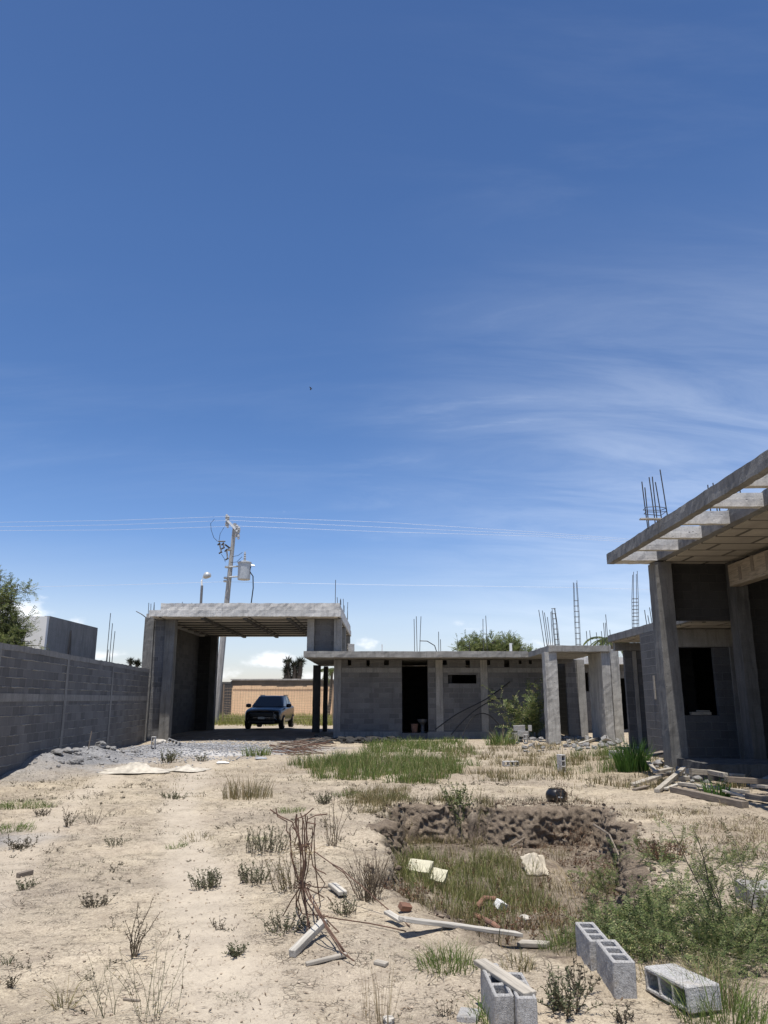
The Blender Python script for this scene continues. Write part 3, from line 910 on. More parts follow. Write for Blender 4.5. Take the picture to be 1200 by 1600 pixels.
MB().wall(19.86, 24.44, -0.2, 3.29, [], 12.65, 12.8, 'x').build('annex_rear_wall', M['wall_shade'], ph)
MB().wall(7.58, 8.20, -0.2, 3.04, [], 24.62, 24.77, 'y').build('stub_wall', M['wall_porch'], ph)
MB().rbox(7.30, 8.24, 24.58, 24.79, 3.045, 3.285, 0.2, 0.014).build('beam', M['conc_grey'], ph)
MB().rbox(7.83, 7.95, 24.595, 24.618, -0.1, 3.03, 0.25, 0.006).build('pilaster', M['conc'], ph)
MB().box(7.028, 7.046, 20.45, 20.55, 1.55, 2.15).build('timber_batten', M['wood'], ph)
# bars above the roofs
xr = 5.32
bars(ph, [(5.26 + dx, 15.0 + dy, 4.86, 4.86 + h, lx, 0) for dx, dy, h, lx in
          ((0.02, 0, 0.98, -0.06), (0.10, 0.15, 0.9, -0.03), (0.16, -0.05, 1.06, -0.04), (0.27, 0.12, 1.12, -0.05), (0.36, 0.1, 1.0, -0.06), (0.43, -0.05, 1.22, -0.08))], r=0.012)
MB().tube([(5.24, 14.9, 5.28), (5.44, 14.88, 5.29), (5.66, 14.92, 5.27), (5.64, 15.2, 5.29), (5.42, 15.22, 5.3), (5.26, 15.14, 5.28), (5.24, 14.9, 5.28)], 0.007, 0.007, 4).build('stirrup', M['steel'], ph)
MB().tube([(5.25, 14.92, 5.19), (5.45, 14.90, 5.18), (5.65, 14.94, 5.2), (5.63, 15.2, 5.18), (5.27, 15.14, 5.2), (5.25, 14.92, 5.19)], 0.007, 0.007, 4).build('stirrup', M['steel'], ph)
bars(ph, [(6.40, 14.6, 4.92, 5.66, -.02), (6.53, 14.6, 4.92, 5.7, -.02), (6.58, 14.6, 4.92, 5.68, -.02), (6.75, 14.6, 4.92, 5.62), (6.80, 14.5, 4.92, 5.78), (6.88, 14.5, 4.92, 5.6), (6.98, 14.5, 4.92, 5.82, -.02)], r=0.012)
bars(ph, [(7.25, 21.3, 3.5, 3.95, -.05), (7.32, 21.3, 3.5, 3.8, -.02), (7.40, 21.3, 3.5, 4.02, -.05), (7.47, 21.4, 3.5, 4.0, -.03)], r=0.011)
cage_mb(7.60, 23.4, 3.5, P(998, 888, 23.4).z, 0.15, 0.12, 10, 0.55).build('rebar_cage', M['steel'], ph)

# ------------------------------------------------------------------ neighbour building behind the boundary wall
nb = thing('neighbour_building', 'bare concrete building with white end wall behind the boundary wall', 'building', (-11.5, 26, 0), absolute=True)
MB().wall(24.12, 28.25, -0.3, 4.08, [], -10.62, -10.45, 'x').build('side_wall', M['conc_grey'], nb)
MB().wall(-16.0, -10.46, -0.3, 4.05, [], 23.95, 24.10, 'y').build('end_wall', M['white'], nb)
MB().wall(-16.0, -10.64, -0.3, 4.05, [], 28.1, 28.25, 'y').build('end_wall', M['conc_grey'], nb)
MB().rbox(-16.0, -10.65, 24.13, 28.08, 3.6, 3.8, 0.8, 0.01).build('roof_slab', M['conc'], nb)
bars(nb, [(-10.40, 25.6, 2.4, 3.72, 0, 0.12), (-10.40, 25.75, 2.4, 3.5, 0, -0.05), (-10.40, 25.9, 2.4, 3.78, 0, -0.12)], r=0.014)

post = thing('unfinished_column', 'short column stub with tall bare rebar behind the boundary wall', 'column', (-10.6, 30.0, 0), absolute=True)
MB().rbox(-10.72, -10.38, 29.85, 30.15, -0.2, 2.75, 0.3, 0.015).build('shaft', M['conc_grey'], post)
bars(post, [(-10.66, 30.0, 2.7, P(172, 958, 30).z), (-10.55, 30.0, 2.7, P(176, 974, 30).z), (-10.46, 30.05, 2.7, P(178, 986, 30).z), (-10.6, 29.9, 2.7, 3.4), (-10.50, 29.9, 2.7, 3.2)], r=0.014)

# ------------------------------------------------------------------ tan wall across the road, gate, mesh fence
tw = thing('tan_wall', 'tan stucco wall with peeling dark top band beyond the parked car', 'wall', (-5, 60, 0), absolute=True)
MB().wall(-11.6, 12.0, -0.3, 2.45, [], 60.0, 60.2, 'y').build('stucco', M['tan'], tw)
MB().rbox(-11.6, 12.0, 59.985, 60.2, 2.452, 2.95, 0.5, 0.006).build('bare_band', M['trim'], tw)
me_ = MB()
rr = random.Random(5)
xx = -11.5
while xx < 11.5:                                                        # ragged lower edge of the bare band: stucco still clinging above it
    w_ = rr.uniform(0.25, 0.9)
    me_.rbox(xx, xx + w_, 59.965, 59.983, 2.30, 2.45 + rr.uniform(0.0, 0.12), 0.12, 0.02, 6)
    xx += w_ + 0.01
me_.build('stucco_edge', M['tan'], tw)
MB().rbox(-11.7, 12.1, 59.9, 60.3, 2.952, 3.06, 0.5, 0.012).build('coping', M['coping'], tw)
gt = thing('dark_gate', 'dark sheet metal gate at the end of the tan wall', 'gate', (-12.3, 60.0, 0))
MB().box(-0.62, 0.62, -0.03, 0.03, 0.15, 2.75).build('panel', M['steel'], gt)
for xg in (-0.67, 0.67):
    MB().box(xg - 0.05, xg + 0.05, -0.05, 0.05, -0.1, 2.9).build('gate_post', M['steel'], gt)
MB().box(-0.72, 0.72, -0.06, 0.06, 2.76, 2.84).build('top_rail', M['steel'], gt)

mf = thing('mesh_fence', 'sagging rusty wire mesh stretched across the back of the carport', 'fence', (-5.5, 45.5, 0), absolute=True)
wm = MB()
rr = random.Random(9)
for k in range(41):
    x = -9.2 + k * 0.155
    z1 = 2.15 + 0.1 * math.sin(k * 0.7)
    wm.tube([(x, 45.5 + rr.uniform(-.02, .02), 0.1), (x + rr.uniform(-.02, .02), 45.5, 1.0), (x, 45.5, z1)], 0.0045, 0.0045, 4, cap=False)
for j in range(14):
    z = 0.2 + j * 0.15
    wm.tube([(-9.2 + 6.2 * t / 10, 45.5, z + 0.05 * math.sin(t * 0.9 + j * 0.5) - 0.08 * math.sin(math.pi * t / 10)) for t in range(11)], 0.0045, 0.0045, 4, cap=False)
wm.build('wire_mesh', M['wire_dark'], mf)
for x in (-9.25, -2.95):
    MB().tube([(x, 45.5, -0.1), (x, 45.5, 2.4)], 0.03, 0.03, 6).build('fence_post', M['wire_dark'], mf)

# ------------------------------------------------------------------ utility pole, street lamp, cables, bird
pb, pt = P(335, 1130, 46), P(367, 818, 46)
up_ = thing('utility_pole', 'leaning concrete utility pole with grey transformer rising behind the carport', 'utility pole', tuple(pb), absolute=True)
def pole_at(t):
    return pb + (pt - pb) * t
MB().tube([pb + (pb - pt) * 0.05] + [pole_at(k / 8) for k in range(9)], 0.245, 0.11, 8).build('shaft', M['pole'], up_)
ca, cb_ = P(354, 812, 46.9), P(373, 832, 45.0)
MB().tube([ca, cb_], 0.09, 0.09, 4).build('crossarm', M['galv'], up_)
for t in (0.0, 0.12, 0.85, 1.0):
    q = ca.lerp(cb_, t)
    MB().lathe([(0.03, 0), (0.10, 0.02), (0.05, 0.07), (0.11, 0.1), (0.05, 0.16), (0.10, 0.19), (0.05, 0.3)], 8, Matrix.Translation(q + Vector((0, 0, 0.05)))).build('insulator', M['porcelain'], up_)
    MB().lathe([(0.05, -0.42), (0.08, -0.38), (0.05, -0.3), (0.09, -0.26), (0.04, -0.05)], 8, Matrix.Translation(q)).build('insulator', M['porcelain'], up_)
fa, fb = P(347, 850, 45.4), P(358, 858, 46)
MB().tube([P(341, 846, 45.4), P(352, 846, 45.4)], 0.045, 0.045, 5).build('fuse_bracket', M['steel'], up_)
MB().tube([P(352, 851, 45.6), P(361, 858, 46)], 0.06, 0.06, 4).build('fuse_bracket', M['steel'], up_)
for (ax, ay, bx2, by2) in ((343, 849, 346, 864), (354, 859, 356, 874), (349, 849, 350, 857)):
    MB().tube([P(ax, ay, 45.5), P((ax * .6 + bx2 * .4), (ay * .6 + by2 * .4), 45.5), P(bx2, by2, 45.5)], 0.055, 0.05, 6).build('fuse_cutout', M['porcelain'], up_)
    MB().tube([P(ax - 3, ay + 3, 45.4), P(ax + 1, ay - 1, 45.4)], 0.05, 0.05, 5).build('fuse_clip', M['steel'], up_)
    MB().tube([P(bx2 - 4, by2 + 1, 45.4), P(bx2 + 1, by2 - 2, 45.4)], 0.05, 0.05, 5).build('fuse_clip', M['steel'], up_)
for yy in (859, 886, 903, 908):
    c_ = P(350 + (908 - yy) * 0.095 + 4, yy, 46)
    MB().lathe([(0.19, -0.05), (0.2, 0), (0.19, 0.05)], 10, Matrix.Translation(c_)).build('pole_band', M['galv'], up_)
tcen = P(381, 906, 45.7)
TM = Matrix.Translation(tcen)
tr_ = MB().lathe([(0.02, 0), (0.36, 0), (0.38, 0.03), (0.38, 0.98), (0.43, 1.0), (0.43, 1.06), (0.3, 1.12), (0.02, 1.15)], 20, TM).build('transformer', M['galv'], up_, smooth=False)
MB().lathe([(0.05, 1.15), (0.10, 1.2), (0.05, 1.25), (0.09, 1.32), (0.045, 1.38), (0.08, 1.45), (0.04, 1.5), (0.07, 1.56), (0.03, 1.72)], 8, TM).build('bushing', M['porcelain'], up_)
for zz in (0.2, 0.82):
    MB().tube([tcen + Vector((-0.36, 0, zz)), tcen + Vector((-0.95, 0.2, zz))], 0.05, 0.05, 4).build('transformer_arm', M['galv'], up_)
MB().tube([tcen + Vector((0.38, -0.05, 0.88)), tcen + Vector((0.62, -0.05, 0.84))], 0.05, 0.05, 5).build('bushing', M['galv'], up_)
MB().tube([tcen + Vector((0.4, -0.06, 0.8)), tcen + Vector((0.34, -0.1, 0.5)), tcen + Vector((0.56, -0.1, 0.2)), tcen + Vector((0.60, -0.1, -0.5)), tcen + Vector((0.52, -0.1, -1.4)), tcen + Vector((0.5, -0.1, -3.0))], 0.035, 0.035, 5).build('drop_cable', M['rubber'], up_)
for pts in ([(340, 846), (334, 840), (330, 828), (329, 818), (335, 811)], [(342, 846), (344, 834), (350, 824)], [(346, 866), (350, 872), (352, 878)], [(379, 863), (372, 868), (362, 870)], [(378, 870), (370, 878), (360, 879)]):
    MB().tube([P(a, b, 45.4) for a, b in pts], 0.014, 0.014, 4).build('jumper_wire', M['rubber'], up_)

for k, (pts, lab) in enumerate((([(-160, 809, 50), (0, 816, 48), (180, 813, 47), (356, 807, 46.6), (600, 816, 46.2), (850, 832, 46), (1100, 851, 46)], 'topmost bare cable leaving the pole crossarm'),
                                ([(-160, 818, 50), (0, 823, 48), (180, 820, 47), (362, 813, 46), (600, 824, 46), (850, 835, 46), (1100, 853, 46)], 'middle one of the three bare cables at the pole crossarm'),
                                ([(-160, 827, 49), (0, 829, 47), (180, 828, 46), (372, 822, 45.2), (600, 831, 45.5), (850, 838, 45.7), (1100, 855, 46)], 'lowest of the three bare cables at the pole crossarm'),
                                ([(-160, 922, 50), (0, 918, 48), (180, 914, 47), (352, 909, 46), (600, 914, 46), (900, 918, 46), (1100, 923, 46)], 'single cable strung low, just above the carport roof'))):
    o = MB().tube([P(a, b, Y) for a, b, Y in pts], 0.006, 0.006, 4).build('power_line', M['wire'])
    tag(o, lab, 'cable', 'cables strung from the utility pole')

lb = P(313, 960, 50)
sl = thing('street_lamp', 'slim street lamp with short curved arm showing above the carport roof', 'street lamp', (lb.x, lb.y, 0), absolute=True)
zt = P(313, 915, 50).z
MB().tube([(lb.x, 50, 0), (lb.x, 50, zt)], 0.095, 0.085, 8).build('post', M['galv_dark'], sl)
MB().tube([(lb.x, 50, zt - 0.1), P(315, 908, 50), P(318, 901, 50), P(321, 897, 49.9)], 0.06, 0.05, 6).build('arm', M['white'], sl)
hd = P(323.5, 899, 49.6)
MB().lathe([(0.02, 0.22), (0.12, 0.2), (0.24, 0.08), (0.27, -0.06), (0.22, -0.16), (0.05, -0.2)][::-1], 12, Matrix.Translation(hd) @ Matrix.Rotation(R(-20), 4, 'Y')).build('lamp_head', M['galv'], sl, smooth=True)

bp = P(485.5, 607, 55)
bm_ = MB()
bm_.tube([bp + Vector((0, 0, 0.11)), bp + Vector((0, 0, 0.06)), bp, bp - Vector((0.02, 0, 0.12))], 0.02, 0.045, 6)
bm_.add([bp + Vector(q) for q in ((0.0, 0, 0.05), (0.05, 0.14, 0.1), (0.09, 0.22, 0.02), (0.02, 0.03, -0.05), (-0.05, -0.14, 0.1), (-0.09, -0.22, 0.02))], [(0, 1, 2, 3), (0, 3, 5, 4)])
tag(bm_.build('bird', M['debris']), 'tiny dark bird flying high in the blue sky', 'bird')

# ------------------------------------------------------------------ parked car (dark SUV, nose towards the yard)
car = thing('parked_car', 'dark five-door SUV parked nose out in the carport shade', 'car', (-5.88, 38.2, float(gz([-5.75], [38.5])[0])), (0, 0, R(-3)))
ST_ = [  # y, half width at sill, half width at shoulder, sill z, shoulder z, top half width, top z
    (-0.02, 0.62, 0.70, 0.34, 0.62, 0.55, 0.74), (0.10, 0.80, 0.84, 0.26, 0.72, 0.66, 0.90), (0.35, 0.88, 0.91, 0.22, 0.80, 0.74, 0.985), (0.95, 0.90, 0.93, 0.22, 0.86, 0.78, 1.03),
    (1.45, 0.90, 0.93, 0.22, 0.90, 0.82, 1.08), (2.4, 0.90, 0.93, 0.22, 0.93, 0.86, 1.08), (3.5, 0.90, 0.93, 0.24, 0.96, 0.86, 1.1), (4.1, 0.86, 0.90, 0.30, 0.98, 0.82, 1.12), (4.42, 0.74, 0.80, 0.42, 0.9, 0.7, 1.0)]
b = MB()
rings = []
for y, ws_, wh, zs, zh, wt, zt_ in ST_:
    half = [(0, zs), (ws_ * 0.6, zs), (ws_, zs + 0.08), ((ws_ + wh) / 2 + 0.02, (zs + zh) / 2), (wh, zh), ((wh + wt) / 2 + 0.02, zh + (zt_ - zh) * 0.75), (wt * 0.8, zt_), (0, zt_ + 0.015)]
    ring = half + [(-x, z) for x, z in half[-2:0:-1]]
    rings.append([(x, y, z) for x, z in ring])
n_ = len(rings[0])
V_ = [p for r_ in rings for p in r_]
F_ = []
for k in range(len(rings) - 1):
    for q in range(n_):
        q2 = (q + 1) % n_
        F_.append((k * n_ + q, k * n_ + q2, (k + 1) * n_ + q2, (k + 1) * n_ + q))
F_.append(tuple(range(n_))[::-1])
F_.append(tuple((len(rings) - 1) * n_ + q for q in range(n_)))
body = b.add(V_, F_).build('body', M['paint_car'], car, smooth=True, sub=2)
gh = MB()   # greenhouse: roof and pillars as one shell
low = [(-0.80, 1.30, 1.05), (0.80, 1.30, 1.05), (0.84, 2.3, 1.06), (0.84, 3.5, 1.08), (0.74, 4.25, 1.08), (-0.74, 4.25, 1.08), (-0.84, 3.5, 1.08), (-0.84, 2.3, 1.06)]
hi_ = [(-0.58, 2.08, 1.565), (0.58, 2.08, 1.565), (0.63, 2.5, 1.60), (0.62, 3.3, 1.60), (0.56, 3.85, 1.54), (-0.56, 3.85, 1.54), (-0.62, 3.3, 1.60), (-0.63, 2.5, 1.60)]
gh.add(low + hi_, [(k, (k + 1) % 8, 8 + (k + 1) % 8, 8 + k) for k in range(8)] + [tuple(range(8, 16))])
gh.build('cabin', M['paint_car'], car, bevel=0.05, smooth=True)
def pane(pts, off, name, mat):
    c_ = sum((Vector(p) for p in pts), Vector()) / len(pts)
    nrm = (Vector(pts[1]) - Vector(pts[0])).cross(Vector(pts[-1]) - Vector(pts[0])).normalized()
    q = [c_ + (Vector(p) - c_) * 0.90 + nrm * off for p in pts]
    q2 = [v - nrm * 0.02 for v in q]
    n = len(q)
    return MB().add(q + q2, [tuple(range(n)), tuple(range(n, 2 * n))[::-1]] + [(k, n + k, n + (k + 1) % n, (k + 1) % n) for k in range(n)]).build(name, mat, car)
pane([low[0], low[1], hi_[1], hi_[0]], 0.012, 'windscreen', M['glass_car'])
pane([low[4], low[5], hi_[5], hi_[4]], 0.012, 'rear_window', M['glass_car'])
for a, b2 in ((1, 2), (2, 3), (3, 4), (5, 6), (6, 7), (7, 0)):
    pane([low[a], low[b2], hi_[b2], hi_[a]], 0.010, 'side_window', M['glass_car'])
MB().box(-0.56, 0.56, -0.045, 0.02, 0.60, 0.78).build('grille', M['plastic'], car, bevel=0.03)
MB().box(-0.62, 0.62, -0.05, 0.03, 0.30, 0.42).build('lower_grille', M['plastic'], car, bevel=0.03)
MB().box(-0.42, 0.42, -0.062, -0.03, 0.545, 0.565).build('chrome_strip', M['chrome'], car)
MB().box(-0.16, 0.16, -0.07, -0.045, 0.49, 0.60).build('licence_plate', M['galv'], car, bevel=0.005)
for sx in (-1, 1):
    MB().add([(sx * x, y, z) for x, y, z in ((0.52, 0.02, 0.80), (0.80, 0.16, 0.84), (0.84, 0.20, 0.72), (0.60, -0.01, 0.70), (0.52, 0.10, 0.80), (0.78, 0.26, 0.84), (0.80, 0.30, 0.72), (0.60, 0.10, 0.70))],
             [(0, 1, 2, 3), (4, 5, 6, 7), (0, 1, 5, 4), (1, 2, 6, 5), (2, 3, 7, 6), (3, 0, 4, 7)]).build('headlight', M['lamp_glass'], car)
    MB().add([(sx * x, y, z) for x, y, z in ((0.60, 0.0, 0.60), (0.86, 0.17, 0.64), (0.84, 0.17, 0.44), (0.70, 0.02, 0.46), (0.60, 0.10, 0.60), (0.80, 0.26, 0.64), (0.80, 0.26, 0.44), (0.70, 0.12, 0.46))],
             [(0, 1, 2, 3), (4, 5, 6, 7), (0, 1, 5, 4), (1, 2, 6, 5), (2, 3, 7, 6), (3, 0, 4, 7)]).build('fog_lamp', M['lamp_glass'], car)
    MB().lathe([(0.02, -0.13), (0.08, -0.12), (0.1, 0), (0.08, 0.12), (0.02, 0.13)], 10, Matrix.Translation((sx * 1.02, 1.62, 1.11)) @ Matrix.Rotation(R(90), 4, 'Y')).build('wing_mirror', M['paint_car'], car, smooth=True)
    MB().box(min(sx * 0.62, sx * 0.60), max(sx * 0.62, sx * 0.60), 2.4, 3.6, 1.60, 1.64).build('roof_rail', M['plastic'], car)
    for yw in (0.85, 3.5):
        w = MB().lathe([(0.20, -0.11), (0.33, -0.11), (0.355, -0.07), (0.355, 0.07), (0.33, 0.11), (0.20, 0.11)], 24, Matrix.Translation((sx * 0.83, yw, 0.355)) @ Matrix.Rotation(R(90), 4, 'Y')).build('wheel', M['tyre'], car, smooth=False)
        MB().lathe([(0.02, -0.02), (0.2, 0.0), (0.215, 0.02), (0.02, 0.03)], 16, Matrix.Translation((sx * 0.94, yw, 0.355)) @ Matrix.Rotation(R(90), 4, 'Y')).build('rim', M['chrome'], w)

# ------------------------------------------------------------------ foliage builders
def leaf_quads(C, D, U, L, W):
    """quads centred on C, long axis D, across U"""
    D = D / np.maximum(np.linalg.norm(D, axis=1, keepdims=True), 1e-9)
    S = np.cross(D, U)
    S = S / np.maximum(np.linalg.norm(S, axis=1, keepdims=True), 1e-9)
    L, W = np.reshape(L, (-1, 1)), np.reshape(W, (-1, 1))
    V = np.stack([C - D * L * .5, C + S * W * .5, C + D * L * .5, C - S * W * .5], 1).reshape(-1, 3)
    F = np.arange(len(V)).reshape(-1, 4)
    return V, F


def blades(base, h, dirn, w, curve=0.6):
    """grass blades: base (N,3), h (N,), dirn (N,2) sideways reach, w (N,)"""
    N = len(base)
    ang = RNG.uniform(0, 2 * np.pi, N)
    S = np.stack([np.cos(ang), np.sin(ang), np.zeros(N)], 1) * np.reshape(w, (-1, 1)) * 0.5
    D = np.concatenate([dirn, np.zeros((N, 1))], 1)
    H = np.zeros((N, 3))
    H[:, 2] = h
    m = base + H * 0.55 + D * 0.35
    t = base + H * (1 - 0.25 * curve * np.minimum(1, np.linalg.norm(dirn, axis=1) / np.maximum(h, 1e-6)))[:, None] + D
    V = np.stack([base - S, base + S, m + S * .75, m - S * .75, t + S * .12, t - S * .12], 1).reshape(-1, 3)
    i = np.arange(N)[:, None] * 6
    F = np.concatenate([i + np.array([[0, 1, 2, 3]]), i + np.array([[3, 2, 4, 5]])], 0)
    return V, F


def np_mesh(name, VF, mat, parent=None):
    vs, fs, off = [], [], 0
    for V, F in VF:
        vs.append(V)
        fs.append(F + off)
        off += len(V)
    V, F = np.concatenate(vs), np.concatenate(fs)
    me = bpy.data.meshes.new(name)
    me.vertices.add(len(V))
    me.vertices.foreach_set('co', V.astype(np.float32).ravel())
    me.loops.add(F.size)
    me.loops.foreach_set('vertex_index', F.astype(np.int32).ravel())
    me.polygons.add(len(F))
    me.polygons.foreach_set('loop_start', np.arange(len(F)) * 4)
    me.polygons.foreach_set('loop_total', np.full(len(F), 4))
    me.update(calc_edges=True)
    me.materials.append(mat)
    o = bpy.data.objects.new(name, me)
    return put(o, parent)


def tuft(cx, cy, n, rad, h, w=0.006, lean=0.5, clump=1.0, flat=1.0):
    r = rad * np.sqrt(RNG.uniform(0, 1, n)) ** clump
    a = RNG.uniform(0, 2 * np.pi, n)
    x, y = cx + r * np.cos(a), cy + r * np.sin(a) * flat
    z = gz(x, y) - 0.01
    hh = h * RNG.uniform(0.35, 1.1, n) * (1 - 0.35 * r / max(rad, 1e-6))
    a2 = a + RNG.normal(0, 0.9, n)
    ln = hh * lean * RNG.uniform(0.1, 1.3, n)
    return blades(np.stack([x, y, z], 1), hh, np.stack([np.cos(a2) * ln, np.sin(a2) * ln], 1), w * RNG.uniform(0.6, 1.4, n))


def branch_pts(p, d, L, n=5, wob=0.15, grav=0.0):
    p, d = np.array(p, float), np.array(d, float)
    d /= np.linalg.norm(d)
    out = [p.copy()]
    for k in range(n):
        d = d + RNG.normal(0, wob, 3) + np.array([0, 0, -grav])
        d /= np.linalg.norm(d)
        p = p + d * L / n
        out.append(p.copy())
    return np.array(out)


def weed_plant(cx, cy, nst, h, spread=0.5, leaf=0.02, nleaf=26, rad=0.02, r=0.003, up=1.0, grav=0.0):
    """stems as tubes (MB) and leaves (arrays)"""
    m, LV = MB(), []
    for s_ in range(nst):
        a = RNG.uniform(0, 2 * np.pi)
        b0 = np.array([cx + rad * np.cos(a) * RNG.uniform(0, 1), cy + rad * np.sin(a) * RNG.uniform(0, 1), 0])
        b0[2] = gz([b0[0]], [b0[1]])[0] - 0.01
        sp = spread * RNG.uniform(0.2, 1.1)
        m.tube([(cx, cy, b0[2] - .012), (b0[0], b0[1], b0[2])], r, r, 3, cap=False)
        pts = branch_pts(b0, (np.cos(a) * sp, np.sin(a) * sp, up), h * RNG.uniform(0.55, 1.08), 5, 0.16, grav)
        m.tube(pts, r, r * 0.4, 3, cap=False)
        n = max(2, int(nleaf * RNG.uniform(0.6, 1.2)))
        t = RNG.uniform(0.15, 1.0, n) * (len(pts) - 1.001)
        i = t.astype(int)
        C = pts[i] + (pts[i + 1] - pts[i]) * (t - i)[:, None]
        D = RNG.normal(0, 1, (n, 3))
        D[:, 2] = np.abs(D[:, 2]) * 0.7 + 0.15
        D /= np.linalg.norm(D, axis=1, keepdims=True)
        L = leaf * RNG.uniform(0.5, 1.4, n)
        LV.append(leaf_quads(C + D * L[:, None] * .5, D, RNG.normal(0, 1, (n, 3)), L, L * 0.42))
    return m, LV


def feather(p0, d0, L, twigs=9, tl=0.16, leafl=0.02, pairs=9, grav=0.06, wob=0.12, r=0.004):
    """a branch carrying fern-like twigs of paired leaflets"""
    m = MB()
    pts = branch_pts(p0, d0, L, 6, wob, grav)
    m.tube(pts, r, r * 0.35, 4, cap=False)
    LV = []
    for k in range(twigs):
        t = (0.18 + 0.82 * (k + RNG.uniform(0, 1)) / twigs) * (len(pts) - 1.001)
        i = int(t)
        q = pts[i] + (pts[i + 1] - pts[i]) * (t - i)
        ax = (pts[i + 1] - pts[i])
        ax /= np.linalg.norm(ax)
        sd_ = np.cross(ax, RNG.normal(0, 1, 3))
        sd_ /= np.linalg.norm(sd_)
        d = ax * 0.55 + sd_ * 0.8 + np.array([0, 0, 0.15])
        tw = branch_pts(q, d, tl * RNG.uniform(0.6, 1.3), 3, 0.12, 0.05)
        m.tube(tw, r * 0.3, r * 0.2, 3, cap=False)
        tt = np.repeat(np.linspace(0.12, 1, pairs), 2) * (len(tw) - 1.001)
        ii = tt.astype(int)
        C = tw[ii] + (tw[ii + 1] - tw[ii]) * (tt - ii)[:, None]
        A = tw[ii + 1] - tw[ii]
        A /= np.linalg.norm(A, axis=1, keepdims=True)
        side = np.cross(A, RNG.normal(0, 0.3, 3) + np.array([0, 0, 1.0]))
        side /= np.maximum(np.linalg.norm(side, axis=1, keepdims=True), 1e-6)
        sg = np.tile([1, -1], pairs)[:, None]
        D = side * sg + A * 0.5 + RNG.normal(0, 0.18, A.shape)
        D /= np.linalg.norm(D, axis=1, keepdims=True)
        Lf = leafl * RNG.uniform(0.7, 1.25, len(C))
        LV.append(leaf_quads(C + D * Lf[:, None] * .5, D, np.cross(D, A) + 1e-3, Lf, Lf * 0.42))
    return m, LV


def plant_thing(name, label, cat, x, y, parts, group=None):
    """parts: list of (part name, builder) where builder(parent) links a mesh in world coordinates"""
    t = thing(name, label, cat, (x, y, float(gz([x], [y])[0])), group=group, absolute=True)
    for nm, fn in parts:
        fn(nm, t)
    return t


def merge_mb(ms):
    out = MB()
    for m in ms:
        out.add(m.v, m.f)
    return out


def grass_thing(px, py, label, n, rad, h, mat='grass', w=0.006, lean=0.5, flat=1.0, extra=None, name='grass_tuft', group='single tufts of grass'):
    c = G(px, py)
    vf = [tuft(c.x, c.y, n, rad, h, w, lean, 1.0, flat)]
    t = thing(name, label, 'grass tuft', tuple(c), group=group, absolute=True)
    np_mesh('blades', vf, M[mat], t)
    if extra:
        np_mesh('seed_stalks', [tuft(c.x, c.y, int(n * extra), rad * 0.9, h * 1.35, w * 0.55, lean * 0.9, 1.0, flat)], M['straw'], t)
    return t


def weed_thing(px, py, label, nst, h, spread=0.5, leaf=0.02, nleaf=26, rad=0.03, mat='weed_dark', r=0.003, stem='stem', name='weed', cat='weed', up=1.0, grav=0.0, group='single weeds'):
    c = G(px, py)
    m, LV = weed_plant(c.x, c.y, nst, h, spread, leaf, nleaf, rad, r, up, grav)
    t = thing(name, label, cat, tuple(c), group=group, absolute=True)
    m.build('stems', M[stem], t)
    if LV:
        np_mesh('leaves', LV, M[mat], t)
    return t


def tree_thing(name, label, cat, base, trunk_h, limbs, crown_fn, leaf_mat='tree_leaf', r0=0.12, group=None):
    t = thing(name, label, cat, base, group=group, absolute=True)
    m, LV = MB(), []
    b = np.array(base, float)
    tp = branch_pts(b - [0, 0, 0.2], (RNG.normal(0, .1), RNG.normal(0, .1), 1), trunk_h + 0.2, 5, 0.08)
    m.tube(tp, r0, r0 * 0.7, 7)
    crown_fn(m, LV, tp[-1])
    m.build('trunk', M['bark'], t)
    np_mesh('crown', LV, M[leaf_mat], t)
    return t


def airy_crown(targets, leafl=0.05, twigs=12, tl=0.35, pairs=5, sub=5, spread=0.5, r=0.035):
    def fn(m, LV, top):
        for tx, ty, tz, R_ in targets:
            e = np.array([tx, ty, tz])
            mid = top + (e - top) * 0.5 + RNG.normal(0, 0.12, 3)
            m.tube([top, mid, e], r, r * 0.4, 5)
            for k in range(sub):
                d = RNG.normal(0, 1, 3)
                d[2] = d[2] * 0.7 + 0.25
                d /= np.linalg.norm(d)
                st = mid + (e - mid) * RNG.uniform(0.1, 1.0)
                mm, lv = feather(st, d, R_ * RNG.uniform(0.5, 1.15), twigs, tl, leafl, pairs, 0.03, 0.14, r * 0.3)
                m.add(mm.v, mm.f)
                LV.extend(lv)
    return fn

# ------------------------------------------------------------------ trees, yucca, palms
def yucca_head(C, n, L, w):
    d = RNG.normal(0, 1, (n, 3))
    d[:, 2] = d[:, 2] * 0.8 + 0.25
    d /= np.linalg.norm(d, axis=1, keepdims=True)
    Ls = L * RNG.uniform(0.7, 1.15, n)
    return leaf_quads(np.array(C) + d * Ls[:, None] * .5, d, RNG.normal(0, 1, (n, 3)), Ls, np.full(n, w))


